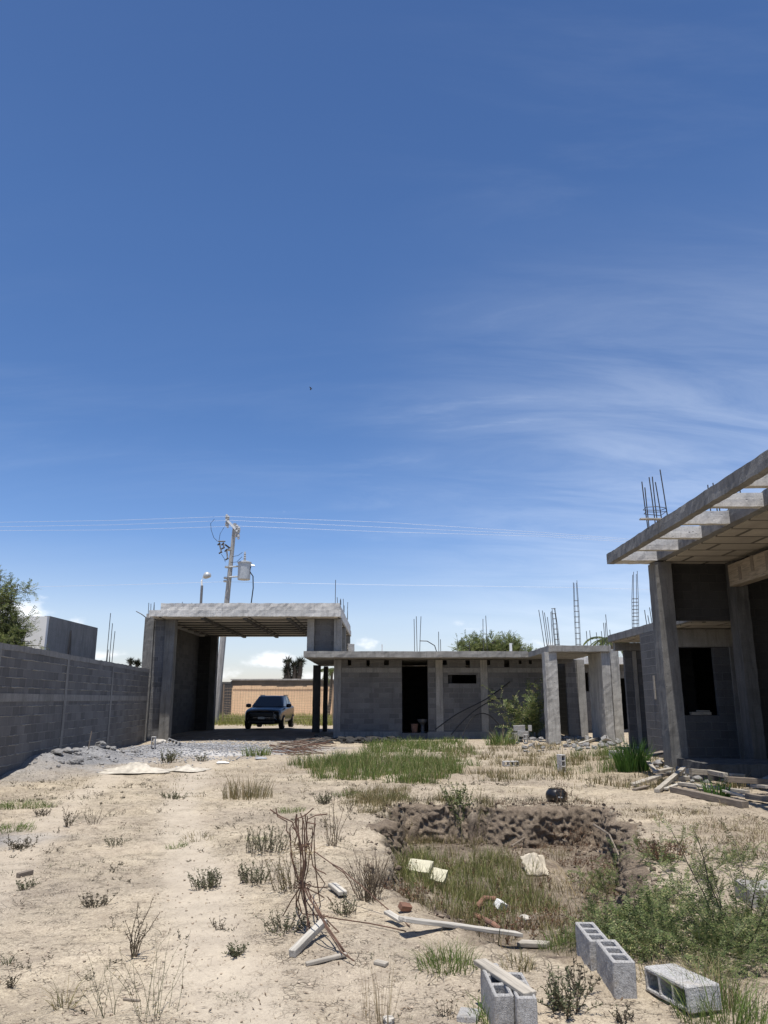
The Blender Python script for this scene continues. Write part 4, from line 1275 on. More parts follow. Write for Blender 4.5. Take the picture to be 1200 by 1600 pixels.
g0 = float(gz([-11.2], [21.6])[0])
tree_thing('mesquite_tree', 'airy feathery mesquite tree leaning over the boundary wall', 'tree', (-11.6, 21.6, g0), 1.7, 0,
           airy_crown([(-11.3, 21.4, 3.2, 0.9), (-10.7, 21.3, 2.9, 0.85), (-10.4, 21.5, 3.2, 0.7), (-10.9, 21.6, 3.4, 0.8), (-10.5, 21.2, 3.3, 0.75), (-10.2, 21.6, 3.65, 0.5), (-11.0, 21.4, 4.3, 0.7), (-10.75, 21.3, 4.6, 0.7),
                       (-10.9, 21.7, 4.95, 0.55), (-11.6, 21.2, 4.4, 1.0), (-11.7, 22.0, 3.6, 1.0), (-11.2, 21.5, 5.0, 0.55), (-10.5, 21.4, 4.4, 0.45), (-12.3, 21.5, 4.0, 1.0), (-10.05, 21.4, 3.35, 0.6), (-9.95, 21.5, 2.95, 0.55), (-10.3, 21.5, 4.7, 0.5)], 0.06, 10, 0.32, 8, 16, r=0.03), r0=0.13)
tb = P(770, 1015, 50)
tree_thing('round_tree', 'rounded green tree crown rising behind the flat roof of the house', 'tree', (tb.x, 50.0, 0.1), 3.4, 0,
           airy_crown([(tb.x + dx, 50 + dy, z, r_) for dx, dy, z, r_ in ((-1.9, 0, 4.6, 1.0), (-1.0, .6, 5.0, 1.0), (0.0, -.5, 5.2, 1.0), (0.9, .4, 5.1, 1.0), (1.7, -.2, 4.7, 1.0), (-.4, .8, 4.6, 1.3), (.7, -.8, 4.5, 1.3), (2.2, .3, 4.4, .8), (-2.2, -.4, 4.3, .8), (0, 0, 4.2, 1.6), (-1.2, -.8, 4.3, 1.2), (1.3, .8, 4.3, 1.2))],
                      0.12, 10, 0.5, 8, 17, r=0.05), r0=0.2)
yb = P(458, 1068, 72)
yt = thing('yucca', 'clump of dark shaggy tree yuccas beyond the tan wall', 'yucca', (yb.x, 72, 0.2), absolute=True)
LV = []
for a, b2, hd_ in (((446, 1066), (450, 1034), 3), ((459, 1066), (461, 1040), 2), ((466, 1066), (470, 1034), 3), ((452, 1066), (449, 1046), 2)):
    p0, p1 = P(*a, 72), P(*b2, 72)
    MB().tube([Vector((p0.x, 72, 0)), p0, p0.lerp(p1, .5) + Vector((.05, 0, 0)), p1], 0.28, 0.2, 7).build('trunk', M['bark'], yt)
    for k in range(7):
        t = k / 6
        LV.append(yucca_head(p0.lerp(p1, t) , 60 if k < 6 else 170, 0.42 if k < 6 else 0.65, 0.05))
np_mesh('crown', LV, M['yucca'], yt)
for px, py, lab in ((204, 1034, 'taller dark yucca head peeping over the boundary wall beside the carport'), (214, 1037, 'shorter dark yucca head peeping over the boundary wall beside the carport')):
    c = P(px, py, 40)
    t = thing('yucca', lab, 'yucca', (c.x, 40, 0), group='yucca heads above the boundary wall', absolute=True)
    MB().tube([(c.x, 40, -0.1), (c.x + .03, 40, c.z * .5), tuple(c)], 0.1, 0.07, 6).build('trunk', M['bark'], t)
    np_mesh('crown', [yucca_head(c, 160, 0.3, 0.03)], M['yucca'], t)


def palm(label, base, top, nfr, L, lw=0.03):
    t = thing('palm', label, 'palm tree', tuple(base), absolute=True)
    MB().tube([base, base.lerp(top, .4) + Vector((.06, 0, 0)), top], 0.13, 0.09, 7).build('trunk', M['bark'], t)
    LV, m = [], MB()
    for k in range(nfr):
        a = 2 * math.pi * k / nfr + RNG.uniform(-.2, .2)
        pts = branch_pts(np.array(top), (math.cos(a), math.sin(a), RNG.uniform(0.3, 1.1)), L * RNG.uniform(.8, 1.1), 7, 0.05, 0.22)
        m.tube(pts, 0.014, 0.006, 4, cap=False)
        n = 34
        tt = np.repeat(np.linspace(0.1, 1, n), 2) * (len(pts) - 1.001)
        ii = tt.astype(int)
        C = pts[ii] + (pts[ii + 1] - pts[ii]) * (tt - ii)[:, None]
        A = pts[ii + 1] - pts[ii]
        A /= np.linalg.norm(A, axis=1, keepdims=True)
        sd_ = np.cross(A, [0, 0, 1.0])
        D = sd_ * np.tile([1, -1], n)[:, None] + A * 0.5 + np.array([0, 0, -0.35])
        D /= np.linalg.norm(D, axis=1, keepdims=True)
        Lf = np.full(len(C), L * 0.28)
        LV.append(leaf_quads(C + D * Lf[:, None] * .5, D, A, Lf, np.full(len(C), lw)))
    m.build('frond_stalks', M['stem_green'], t)
    np_mesh('crown', LV, M['tree_leaf'], t)


palm('slender palm against the tan wall beside the dark rear columns', Vector((P(512, 1100, 55).x, 55, 0.1)), P(519, 1048, 55), 11, 1.5)
palm('arching palm crown behind the roof of the porch house annex', Vector((P(955, 1000, 40).x, 40, 0.1)), P(956, 1003, 40), 13, 1.5, 0.04)

# ------------------------------------------------------------------ loose hollow blocks
def block_mesh():
    L, W, H = 0.39, 0.12, 0.19
    us = [-L / 2, -L / 2 + .024, -L / 2 + .126, -L / 2 + .1460, L / 2 - .1460, L / 2 - .126, L / 2 - .024, L / 2]
    ws = [-W / 2, -W / 2 + .022, W / 2 - .022, W / 2]
    hol = lambda a, b: abs(b) < W / 2 - .022 and any(us[i] < a < us[i + 1] for i in (1, 3, 5))
    return MB().cells(us, ws, hol, -H / 2, H / 2, 'z')


_bo = block_mesh().build('concrete_block', M['unit'], bevel=0.006)
_bo.modifiers['bevel'].segments = 1
_m = _bo.modifiers.new('grain', 'SUBSURF')
_m.subdivision_type = 'SIMPLE'
_m.levels = _m.render_levels = 3
for _sz, _st in ((0.06, 0.005), (0.012, 0.003)):
    _tx = bpy.data.textures.new('block wear', 'CLOUDS')
    _tx.noise_scale = _sz
    _m = _bo.modifiers.new('wear', 'DISPLACE')
    _m.texture = _tx
    _m.texture_coords = 'GLOBAL'
    _m.strength = _st
    _m.mid_level = 0.55
_first = [True]


def block(label, loc, rot, mat=None, group='loose concrete blocks', scale=None):
    if _first[0]:
        o = _bo
        _first[0] = False
    else:
        o = _bo.copy()
        COL.objects.link(o)
    o.location = loc
    o.rotation_euler = rot
    if scale:
        o.scale = scale
    if mat:
        o.material_slots[0].link = 'OBJECT'
        o.material_slots[0].material = M[mat]
    tag(o, label, 'concrete block', group)
    return o


A, B = G(961, 1563), G(891, 1490)
dv = (B - A); dv.z = 0; dv.normalize()
ang = math.atan2(dv.y, dv.x)
nv = Vector((dv.y, -dv.x, 0))
for k, lab in enumerate(('nearer block of the end-to-end pair, clean open-grained end facing forward', 'farther block of the end-to-end pair, its three holes brushed by green twigs')):
    c = A + dv * (0.195 + k * 0.415) + nv * (0.06 - 0.03 * k)
    block(lab, (c.x, c.y, float(gz([c.x], [c.y])[0]) + 0.092), (0, 0, ang + (0.01 if k else 0)))
A, B = G(1078, 1593), G(1010, 1550)
dv = (B - A); dv.z = 0; dv.normalize()
nv = Vector((dv.y, -dv.x, 0))
c = A + dv * 0.195 + nv * 0.095
block('worn block on its side with chipped pale top and three side holes, amid grass', (c.x, c.y, float(gz([c.x], [c.y])[0]) + 0.062), (R(90), R(3), math.atan2(dv.y, dv.x)), 'unit_worn')
block('block under the left edge of the foreground plank, narrow end forward', (0.560, 4.28, float(gz([.56], [4.28])[0]) + 0.09), (0, R(-3), R(93)), scale=(1, .78, 1))
block('block under the lower end of the foreground plank', (0.668, 4.22, float(gz([.668], [4.22])[0]) + 0.09), (0, R(2), R(90)), scale=(1, .78, 1))
c = G(733, 1592)
block('half buried flat block at the bottom edge beside the planked blocks', (c.x, c.y, c.z - 0.02), (R(90), 0, R(75)), 'unit_worn', scale=(0.3, .8, .55))
c = G(878, 1207)
block('block standing on end alone on the sand, three holes facing sideways', (c.x, c.y, c.z + 0.185), (R(90), R(90), R(18)), 'unit_worn')
c = G(798, 1197)
block('block lying flat on its side in dry grass, three holes towards the yard', (c.x, c.y, c.z + 0.055), (R(90), 0, R(4)), 'unit_worn')
c = G(965, 1185)
block('pale block lying beside the lush green clump', (c.x, c.y, c.z + 0.09), (0, 0, R(3)), 'unit_worn')
for px, py, dz, rot, lab in ((806, 1158, .08, (0, R(90), R(20)), 'lowest upright block of the rubble stack by the leafy shrub'), (818, 1160, .28, (0, R(3), R(-5)), 'middle block bridging the rubble stack by the leafy shrub'),
                             (812, 1160, .47, (0, R(-2), R(6)), 'topmost tilted block of the rubble stack by the leafy shrub'), (829, 1160, .46, (0, R(4), R(80)), 'end-on upper block of the rubble stack beside the square column'),
                             (822, 1162, .10, (R(90), R(90), R(-20)), 'block on end supporting the rubble stack'),
                             (863, 1152, .10, (R(45), R(20), R(45)), 'diamond tilted block leaning at the foot of the pale square column'),
                             (949, 1162, .14, (R(60), R(15), R(35)), 'left tilted block of two leaning together by the porch columns'), (963, 1158, .2, (R(50), R(-25), R(20)), 'right tilted block of two leaning together by the porch columns'),
                             (239, 1171, .17, (R(90), R(90), R(8)), 'small block standing on end at the foot of the carport pier'), (272, 1165, .10, (R(78), R(18), R(-8)), 'block with its holes showing, tipped over beside the carport pier'),
                             (918, 1160, .1, (R(10), R(8), R(70)), 'grey block lying in the shade of the porch columns'), (516, 1014, 0, (0, 0, 0), None)):
    if lab is None:
        continue
    c = G(px, py)
    block(lab, (c.x, c.y, c.z + dz), rot, 'unit_worn' if px in (863, 949, 963, 239, 272) else None)
block('block left on the flat roof beside the carport pier', (-1.35, 31.6, 3.46), (0, R(90), R(20)), 'unit', scale=(1.4, 1.4, 1.4))
c = G(1186, 1420)
o = MB().rbox(-0.17, 0.24, -0.16, 0.2, -0.2, 0.13, 0.12, 0.01).build('concrete_footing', M['conc'], loc=(c.x + .13, c.y + 0.15, c.z), rot=(0, 0, R(-6)))
tag(o, 'pale squared concrete footing half hidden behind feathery stems', 'footing')
for px, py, s_, lab in ((249, 1163, .2, 'buff broken stone beside the small upright block'), (821, 1438, .055, 'white rounded stone inside the weedy pit'), (608, 1598, .035, 'pale flat stone at the bottom edge under dry stalks'),
                        (1008, 1232, .05, 'small white stone chip beside the lumber pile'), (672, 1270, .03, 'small pale chip on the pit rim')):
    c = G(px, py)
    bm = bmesh.new()
    bmesh.ops.create_icosphere(bm, subdivisions=3, radius=1)
    V = np.array([v.co[:] for v in bm.verts])
    V = V * (1 + 0.28 * fbm(V * 1.3 + px, 3))[:, None] * np.array([1, .8, .6]) * s_
    F = [[v.index for v in f.verts] for f in bm.faces]
    bm.free()
    tag(MB().add(V, F).build('stone', M['stone'], loc=(c.x, c.y, c.z + s_ * .35)), lab, 'stone', 'loose stones')

# ------------------------------------------------------------------ boards and lumber
def plank(label, pa, pb, w, t, mat, la=0.0, lb=0.0, group=None, name='plank', cat='plank', roll=0.0):
    a, b_ = G(*pa) if len(pa) == 2 else Vector(pa), G(*pb) if len(pb) == 2 else Vector(pb)
    a.z += la + t / 2
    b_.z += lb + t / 2
    d = b_ - a
    L = d.length
    yaw, pit = math.atan2(d.y, d.x), -math.asin(max(-1, min(1, d.z / L)))
    o = MB().rbox(-L / 2, L / 2, -w / 2, w / 2, -t / 2, t / 2, 0.12, 0.006, 5).build(name, M[mat], bevel=min(0.004, t * .2), loc=(a + b_) / 2)
    o.rotation_euler = (Matrix.Rotation(yaw, 3, 'Z') @ Matrix.Rotation(pit, 3, 'Y') @ Matrix.Rotation(roll, 3, 'X')).to_euler()
    tag(o, label, cat, group)
    return o


plank('short bleached plank lying across the two foreground blocks', (0.505, 4.50, 0.185), (0.69, 4.06, 0.175), 0.075, 0.022, 'wood', 0.01, 0.01)
plank('pale squared timber offcut propped under the rusty bars', (456, 1497), (506, 1462), 0.045, 0.042, 'wood_white', 0.0, 0.06)
plank('thin grey batten on bare earth at the foot of the rusty bars', (478, 1510), (541, 1497), 0.03, 0.02, 'wood', 0, 0.01)
plank('small white board chip behind the rusty bars', (519, 1390), (536, 1404), 0.07, 0.03, 'wood_white', 0.02, 0.02)
plank('curved grey wood scrap on cracked earth near the bottom', (586, 1506), (605, 1511), 0.045, 0.02, 'wood', 0, 0)
plank('long white board along the near edge of the pit', (628, 1466), (812, 1482), 0.085, 0.025, 'wood_white', 0.10, 0.08)
plank('grey stub of board continuing the white board near the blocks', (812, 1478), (858, 1480), 0.09, 0.03, 'wood', 0, 0)
plank('short white plank in the grass at the near pit edge', (604, 1440), (628, 1450), 0.05, 0.02, 'wood_white', 0.05, 0.03)
plank('dark stick lying alone on bare ground at the far left', (27, 1372), (50, 1366), 0.05, 0.04, 'wood_dark', 0, 0)
plank('thin broken stick on cracked earth near the straggly stalks', (192, 1564), (219, 1566), 0.012, 0.01, 'wood_dark', 0, 0)
plank('slender whitish pole lying in front of the porch columns', (905, 1166), (938, 1158), 0.09, 0.07, 'wood_white', 0.03, 0.1)
plank('white board balanced on the slatted roof edge by the rebar', (4.93, 14.4, 4.905), (5.72, 14.45, 4.905), 0.10, 0.03, 'wood_white')
plank('crooked dry twig standing on the grey cement heap', (138, 1172), (141, 1170), 0.02, 0.02, 'wood_dark', 0.0, 0.42)
Z = lambda cx, cy: (980 + cx / 5.4545, 1160 + cy / 5.4545)
LUM = [((55, 385), (285, 345), .13, .05, 'wood', .02, .10, 'pale front plank at the tapered end of the lumber pile'), ((240, 300), (380, 280), .11, .05, 'wood', .08, .1, 'short plank lying behind the pale front plank'),
       ((255, 432), (500, 330), .09, .06, 'wood', .0, .22, 'slanting plank leaning up over the lumber pile'), ((280, 345), (400, 330), .12, .05, 'wood_dark', .12, .1, 'stubby dark plank under the slanting plank'),
       ((520, 345), (690, 345), .10, .10, 'wood', .16, .14, 'thick squared timber on top of the lumber pile'), ((700, 345), (850, 360), .09, .08, 'wood', .16, .12, 'squared timber continuing the top of the lumber pile'),
       ((390, 425), (1010, 560), .12, .09, 'wood_dark', .0, .0, 'longest dark beam along the front of the lumber pile'), ((450, 395), (1030, 470), .10, .05, 'wood', .06, .06, 'long grey plank lying behind the longest dark beam'),
       ((850, 400), (1190, 400), .13, .09, 'wood_dark', .12, .08, 'stained heavy timber at the back of the lumber pile'), ((1080, 440), (1210, 450), .10, .05, 'wood', .1, .1, 'pale timber end resting on the stained heavy timber'),
       ((1030, 500), (1215, 530), .10, .08, 'wood_dark', .03, .03, 'dark squared timber at the frame edge of the lumber pile'), ((185, 250), (250, 290), .08, .04, 'wood', .18, .06, 'steep short board beside the lush green clump'),
       ((200, 190), (325, 170), .22, .04, 'wood_dark', .18, .22, 'dark rough board shaded under the porch corner'), ((120, 345), (215, 345), .09, .03, 'wood_white', .03, .04, 'thin whitish board at the left tip of the lumber pile'),
       ((330, 420), (465, 385), .07, .03, 'wood_white', .03, .06, 'narrow pale lath beneath the slanting plank'), ((420, 365), (520, 360), .12, .07, 'wood', .08, .08, 'end-grain block of timber between the crossed planks'),
       ((890, 345), (1000, 350), .10, .05, 'wood', .12, .12, 'short grey plank near the porch step'), ((520, 405), (700, 425), .06, .03, 'wood_white', .09, .05, 'thin bright lath lying over the long grey plank'),
       ((60, 412), (180, 392), .08, .03, 'wood_dark', .0, .02, 'low dark strip under the pale front plank'), ((820, 470), (1010, 500), .07, .03, 'wood_white', .09, .05, 'bright narrow lath behind the green sprouts')]
for a, b2, w_, t_, mt, la, lb_, lab in LUM:
    plank(lab, Z(*a), Z(*b2), w_, t_, mt, la, lb_, 'boards of the lumber pile')
plank('stack of pale boards on the window sill of the porch house', (7.62, 19.74, 1.17), (8.12, 19.74, 1.17), 0.12, 0.07, 'wood')
plank('thin pale lath on top of the boards on the window sill', (7.78, 19.74, 1.25), (8.1, 19.74, 1.25), 0.06, 0.03, 'wood_white')

# ------------------------------------------------------------------ rusty bars
BX = lambda cx, cy: (420 + cx / 5.4545, 1250 + cy / 5.4545)
rb = G(470, 1462)
rbn = thing('rebar_bundle', 'rusty tied bundle of bent reinforcing bars standing splayed on bare earth', 'rebar bundle', tuple(rb), absolute=True)
BARS = [([(60, 70), (75, 140), (155, 185), (150, 260), (185, 300), (190, 480), (230, 640), (270, 740), (190, 860), (120, 990)], .12), ([(10, 80), (100, 140), (200, 185), (240, 290), (285, 400), (300, 560), (285, 720), (235, 880), (265, 1010)], -.05),
        ([(380, 70), (310, 130), (240, 160), (180, 240), (185, 380), (200, 500), (250, 660), (300, 760), (330, 1000), (320, 1190)], .05), ([(500, 120), (400, 130), (330, 165), (300, 300), (310, 500), (290, 680), (300, 760), (360, 860), (480, 1060), (660, 1330)], -.1),
        ([(240, 120), (235, 200), (270, 360), (300, 560), (280, 720), (310, 900), (340, 1080), (370, 1150)], .0), ([(270, 110), (300, 200), (310, 400), (320, 560), (290, 700), (340, 830), (430, 960), (600, 1130)], .16),
        ([(310, 120), (325, 300), (350, 450), (330, 600), (300, 720), (400, 880), (500, 1080), (690, 1350)], .02), ([(395, 150), (385, 300), (390, 480), (400, 600), (420, 760), (440, 900)], .22),
        ([(320, 190), (400, 205), (380, 290), (330, 370), (300, 560), (270, 720), (235, 800), (232, 910)], .08), ([(200, 230), (250, 280), (270, 420), (275, 600), (290, 740), (350, 850), (450, 990), (520, 1080)], -.03),
        ([(215, 390), (240, 300), (225, 180), (235, 120)], .1), ([(290, 150), (285, 320), (295, 520), (280, 700), (320, 860), (420, 1020), (480, 1080)], .2), ([(330, 140), (320, 260), (320, 420), (305, 620), (275, 740), (250, 850), (280, 960)], .14),
        ([(250, 160), (255, 340), (275, 520), (265, 700), (285, 830), (335, 1010), (365, 1130)], .18), ([(340, 240), (375, 245), (370, 330), (360, 450), (375, 560), (480, 715)], .1)]
for pts, dy in BARS:
    pg = Vector(G(*BX(*pts[-1])))
    Yt = rb.y + dy
    n = len(pts)
    P3 = []
    for k, q in enumerate(pts):
        t = max(0, (k - (n - 4)) / 3) if n > 5 else 0
        P3.append(P(*BX(*q), Yt * (1 - t) + (pg.y if n > 5 else Yt) * t))
    MB().tube(P3, 0.0044, 0.0042, 6).build('bar', M['rust'], rbn)
for pts, lifts in (([(390, 440), (540, 545), (610, 580), (700, 660), (800, 740), (920, 850), (1050, 960), (1200, 1075)], (.3, .22, .2, .16, .12, .08, .03, .01)), ([(540, 550), (640, 620), (690, 690), (735, 800)], (.22, .15, .08, .01)),
                   ([(300, 710), (400, 745), (500, 742), (595, 735)], (.15, .05, .02, .01)), ([(250, 920), (290, 970), (450, 985), (600, 1015), (850, 1050), (1050, 1090), (1170, 1120)], (.1, .06, .05, .04, .03, .03, .02)),
                   ([(375, 560), (420, 600), (470, 620), (490, 635)], (.3, .28, .26, .24)), ([(300, 740), (420, 800), (470, 830)], (.15, .06, .01)), ([(500, 825), (550, 890)], (.05, .01)), ([(330, 740), (370, 880), (480, 1080), (620, 1300), (725, 1370)], (.25, .14, .07, .03, .02))):
    P3 = []
    for q, lf in zip(pts, lifts):
        c = G(*BX(*q))
        up = -(BX(*q)[1] - 800) * CT + FPX * ST
        c2 = P(*BX(*q), c.y + lf * (-c.y / HC))
        P3.append(c2)
    MB().tube(P3, 0.0044, 0.0042, 6).build('bar', M['rust'], rbn)
tie = rb + Vector((0, 0, 0))
for (cx, cy) in ((285, 735), (292, 715), (290, 395), (300, 385)):
    c = P(*BX(cx, cy), rb.y + .06)
    MB().tube([c + Vector((0.055 * math.cos(t), 0.055 * math.sin(t), 0.01 * math.sin(3 * t))) for t in np.linspace(0, 6.283, 11)], 0.003, 0.003, 4).build('tie_wire', M['rust'], rbn)
# straw-coloured bast wound through the bars
mm = MB()
for k in range(16):
    c = P(*BX(RNG.uniform(200, 390), RNG.uniform(380, 470)), rb.y + RNG.uniform(-.1, .15))
    c0_ = P(*BX(290, 430), rb.y + .03)
    mm.tube([c0_, c0_.lerp(c, .5), c], 0.0018, 0.0018, 3)
    mm.tube(branch_pts(c, (RNG.normal(0, 1), RNG.normal(0, .4), RNG.normal(-.1, .3)), RNG.uniform(.05, .16), 4, .4), 0.002, 0.0015, 3)
mm.build('straw_tie', M['straw'], rbn)
rp = G(450, 1172)
rpt = thing('rusty_wire_heap', 'low heap of rusty steel and dry straw before the carport mouth', 'scrap heap', tuple(rp), absolute=True)
for k in range(60):
    a = G(RNG.uniform(418, 470), RNG.uniform(1166, 1181), RNG.uniform(0, .22))
    MB().tube(branch_pts(a, (1, RNG.normal(0, .25), RNG.normal(-.05, .1)), RNG.uniform(.5, 1.6), 5, .12, 0.02), 0.012, 0.01, 4).build('rod', M['rust'] if k % 3 else M['wood_dark'], rpt)

# ------------------------------------------------------------------ bucket, sacks, foam, pipes
c = G(871, 1254)
bk = thing('black_bucket', 'round black plastic tub with open dark mouth on the pit rim', 'bucket', tuple(c + Vector((0, 0.05, 0))), (R(-10), R(5), R(8)))
bk.scale = (1.12, 1.12, 0.8)
MB().lathe([(0.09, 0), (0.125, 0.02), (0.148, 0.07), (0.152, 0.13), (0.14, 0.19), (0.115, 0.225), (0.10, 0.23), (0.10, 0.235), (0.085, 0.235), (0.085, 0.12), (0.02, 0.11)], 28).build('shell', M['plastic'], bk, smooth=True)
MB().lathe([(0.092, 0.225), (0.112, 0.228), (0.114, 0.245), (0.09, 0.247)], 28).build('rim', M['plastic'], bk)
MB().box(-0.06, 0.045, -0.158, -0.135, 0.10, 0.20).build('front_panel', M['rubber'], bk, bevel=0.006)
MB().box(-0.035, 0.025, -0.163, -0.150, 0.065, 0.085).build('worn_sticker', M['galv'], bk)
MB().tube([(-0.13, 0, 0.2), (-0.08, -0.02, 0.262), (0, -0.03, 0.275), (0.08, -0.02, 0.262), (0.13, 0, 0.2)], 0.006, 0.006, 6).build('handle', M['rubber'], bk)


def sheet(label, name, cat, px, py, w, h, mat, amp, rotz=0.0, tilt=(0, 0), n=40, group=None, lift=0.03, ragged=0.22):
    c = G(px, py)
    V, F = [], []
    for j in range(n):
        for i in range(n):
            u, v = i / (n - 1) - .5, j / (n - 1) - .5
            V.append((u, v, 0))
    V = np.array(V)
    rr_ = 1 + ragged * fbm(V * 3 + px, 3)
    x, y = V[:, 0] * w * rr_, V[:, 1] * h * rr_
    q = np.stack([x / w * 2.4 + px, y / h * 2.4, 0 * x], 1)
    edge_ = np.clip(1.1 - 2.0 * np.maximum(np.abs(V[:, 0]), np.abs(V[:, 1])), 0.05, 1)
    z = lift * (0.4 + 0.6 * edge_) + edge_ ** .5 * amp * 0 + amp * (0.6 + fbm(q, 3)) * np.clip(1.15 - 2.0 * np.maximum(np.abs(V[:, 0]), np.abs(V[:, 1])), 0.02, 1) + edge_ * (amp * .8 * (0.5 - np.abs(vnoise(q * 2.7))) + amp * .5 * np.abs(vnoise(q * 6)))
    top = np.stack([x, y, z], 1)
    bot = top - np.array([0, 0, 0.006])
    N = n * n
    for j in range(n - 1):
        for i in range(n - 1):
            a = j * n + i
            F.append((a, a + 1, a + n + 1, a + n))
            F.append((N + a, N + a + n, N + a + n + 1, N + a + 1))
    rim = [i for i in range(n)] + [j * n + n - 1 for j in range(1, n)] + [(n - 1) * n + i for i in range(n - 2, -1, -1)] + [j * n for j in range(n - 2, 0, -1)]
    for a, b2 in zip(rim, rim[1:] + rim[:1]):
        F.append((b2, a, N + a, N + b2))
    o = MB().add(np.concatenate([top, bot]), F).build(name, M[mat], loc=c, rot=(tilt[0], tilt[1], rotz), smooth=True)
    tag(o, label, cat, group)
    return o


sheet('crumpled pale paper sack spread wide below the cement heap', 'cement_sack', 'sack', 212, 1206, 1.45, 1.0, 'sack', 0.07, 0.1, group='empty cement sacks')
sheet('puffed up torn sack on top of the crumpled paper sack', 'cement_sack', 'sack', 207, 1203, 0.75, 0.6, 'sack', 0.08, 0.5, group='empty cement sacks', lift=0.06)
sheet('flat folded sack lying apart on the gravel edge', 'cement_sack', 'sack', 291, 1204, 0.85, 0.75, 'sack', 0.05, -0.2, group='empty cement sacks')
sheet('white paper scrap lying flat on the pale gravel', 'paper_scrap', 'paper', 348, 1193, 0.28, 0.3, 'white', 0.02, 0.3)
sheet('bleached cardboard flap lying inside the pit', 'cardboard', 'cardboard', 834, 1362, 0.30, 0.42, 'card', 0.04, 0.1, (R(22), R(4)), lift=0.16)
sheet('blue plastic scrap at the carport gravel edge', 'plastic_scrap', 'plastic scrap', 408, 1186, 0.3, 0.3, 'porcelain', 0.03, 0.3)
c0, c1 = G(640, 1364), G(696, 1392)
for k, (a, b2, lab) in enumerate(((0.0, 0.60, 'larger piece of broken cream foam slab in the pit grass'), (0.62, 1.0, 'smaller broken end of the cream foam slab in the pit grass'))):
    p0, p1 = c0.lerp(c1, a), c0.lerp(c1, b2)
    d = p1 - p0
    o = MB().rbox(-d.length / 2, d.length / 2, -0.09, 0.09, -0.035, 0.035, 0.06, 0.012, 9).build('foam_slab', M['foam'], loc=(p0 + p1) / 2 + Vector((0, 0, 0.10)), rot=(R(28), R(4 + 5 * k), math.atan2(d.y, d.x)))
    tag(o, lab, 'foam slab', 'pieces of broken foam')
c = G(782, 1424)
o = MB().rbox(-0.05, 0.05, -0.04, 0.04, -0.03, 0.04, 0.04, 0.008, 9).build('rubble_chunk', M['white'], loc=c + Vector((0, 0, .05)), rot=(.3, .4, .6))
tag(o, 'small bright white chunk at the end of the rusty pipe', 'rubble')
o = MB().tube([G(745, 1425, .04), G(757, 1416, .07), G(775, 1417, .07)], 0.028, 0.028, 10).build('clay_pipe', M['brick_red'])
tag(o, 'short curved rusty pipe leading to the white chunk', 'pipe', 'rusty pipes in the pit')
o = MB().tube([G(744, 1440, .05), G(757, 1446, .05), G(772, 1454, .04), G(782, 1458, .02)], 0.026, 0.02, 10).build('clay_pipe', M['brick_red'])
tag(o, 'longer rusty pipe lying nearer the white board', 'pipe', 'rusty pipes in the pit')
o = MB().rbox(-0.045, 0.045, -0.025, 0.025, -0.02, 0.02, 0.03, 0.008, 8).build('brick_shard', M['brick_red'], loc=G(633, 1425, .03), rot=(.4, .2, .5))
tag(o, 'orange brick shard at the left slope of the pit', 'brick')
o = MB().tube([G(800, 1328, .05), G(830, 1320, .12), G(868, 1318, .12), G(885, 1322, .05)], 0.012, 0.010, 6).build('root', M['wood_dark'])
tag(o, 'dark arching root across the back of the pit floor', 'root', 'roots in the pit')
o = MB().tube([G(930, 1330, .35), G(955, 1345, .32), G(968, 1362, .2), G(972, 1378, .02)], 0.014, 0.010, 6).build('root', M['wood_dark'])
tag(o, 'bent dark root hanging down the right side of the pit', 'root', 'roots in the pit')
# hoses against the house front
for pts, lab in (([(680, 1140, 31.3), (715, 1115, 31.35), (760, 1092, 31.4), (797, 1065, 31.5)], 'straight black hose slanting up the house front'),
                 ([(705, 1148, 30.9), (722, 1128, 31), (745, 1108, 31), (770, 1094, 31), (785, 1092, 31), (798, 1104, 31), (803, 1122, 31)], 'tall black hose arch before the house front'),
                 ([(722, 1150, 30.6), (735, 1125, 30.7), (750, 1115, 30.7), (765, 1118, 30.7), (780, 1132, 30.7)], 'smaller black hose arch under the tall one')):
    cs = [P(*q) for q in pts]
    fine = []
    for k in range(len(cs) - 1):
        a, b_, c_, d_ = cs[max(0, k - 1)], cs[k], cs[k + 1], cs[min(len(cs) - 1, k + 2)]
        for t in (0, .25, .5, .75):
            fine.append(0.5 * ((2 * b_) + (c_ - a) * t + (2 * a - 5 * b_ + 4 * c_ - d_) * t * t + (3 * b_ - a - 3 * c_ + d_) * t ** 3))
    fine.append(cs[-1])
    tag(MB().tube(fine, 0.022, 0.022, 6).build('hose', M['rubber']), lab, 'hose', 'black hoses by the house')
c = Vector((1.25, 33.0, 0.1))
tk = thing('orange_bucket', 'dull orange bucket just inside the dark doorway', 'bucket', (1.22, 31.95, 0.25))
MB().lathe([(0.11, 0), (0.15, 0.32), (0.155, 0.34), (0.135, 0.34), (0.10, 0.03)], 16).build('shell', M['brick_red'], tk)
MB().tube([(-0.15, 0, 0.33), (-0.1, -0.1, 0.25), (0, -0.14, 0.22), (0.1, -0.1, 0.25), (0.15, 0, 0.33)], 0.006, 0.006, 5).build('handle', M['steel'], tk)
tk = thing('enamel_basin', 'grey basin on a stand just inside the dark doorway', 'basin', (1.55, 31.95, 0.25))
MB().lathe([(0.10, 0), (0.08, 0.05), (0.07, 0.28), (0.1, 0.33)], 12).build('stand', M['basin'], tk)
MB().lathe([(0.1, 0.335), (0.19, 0.42), (0.21, 0.52), (0.19, 0.52), (0.12, 0.4)], 18).build('bowl', M['basin'], tk)

# ------------------------------------------------------------------ stuff: gravel, lumps, clods, rubbish
_ico = {}


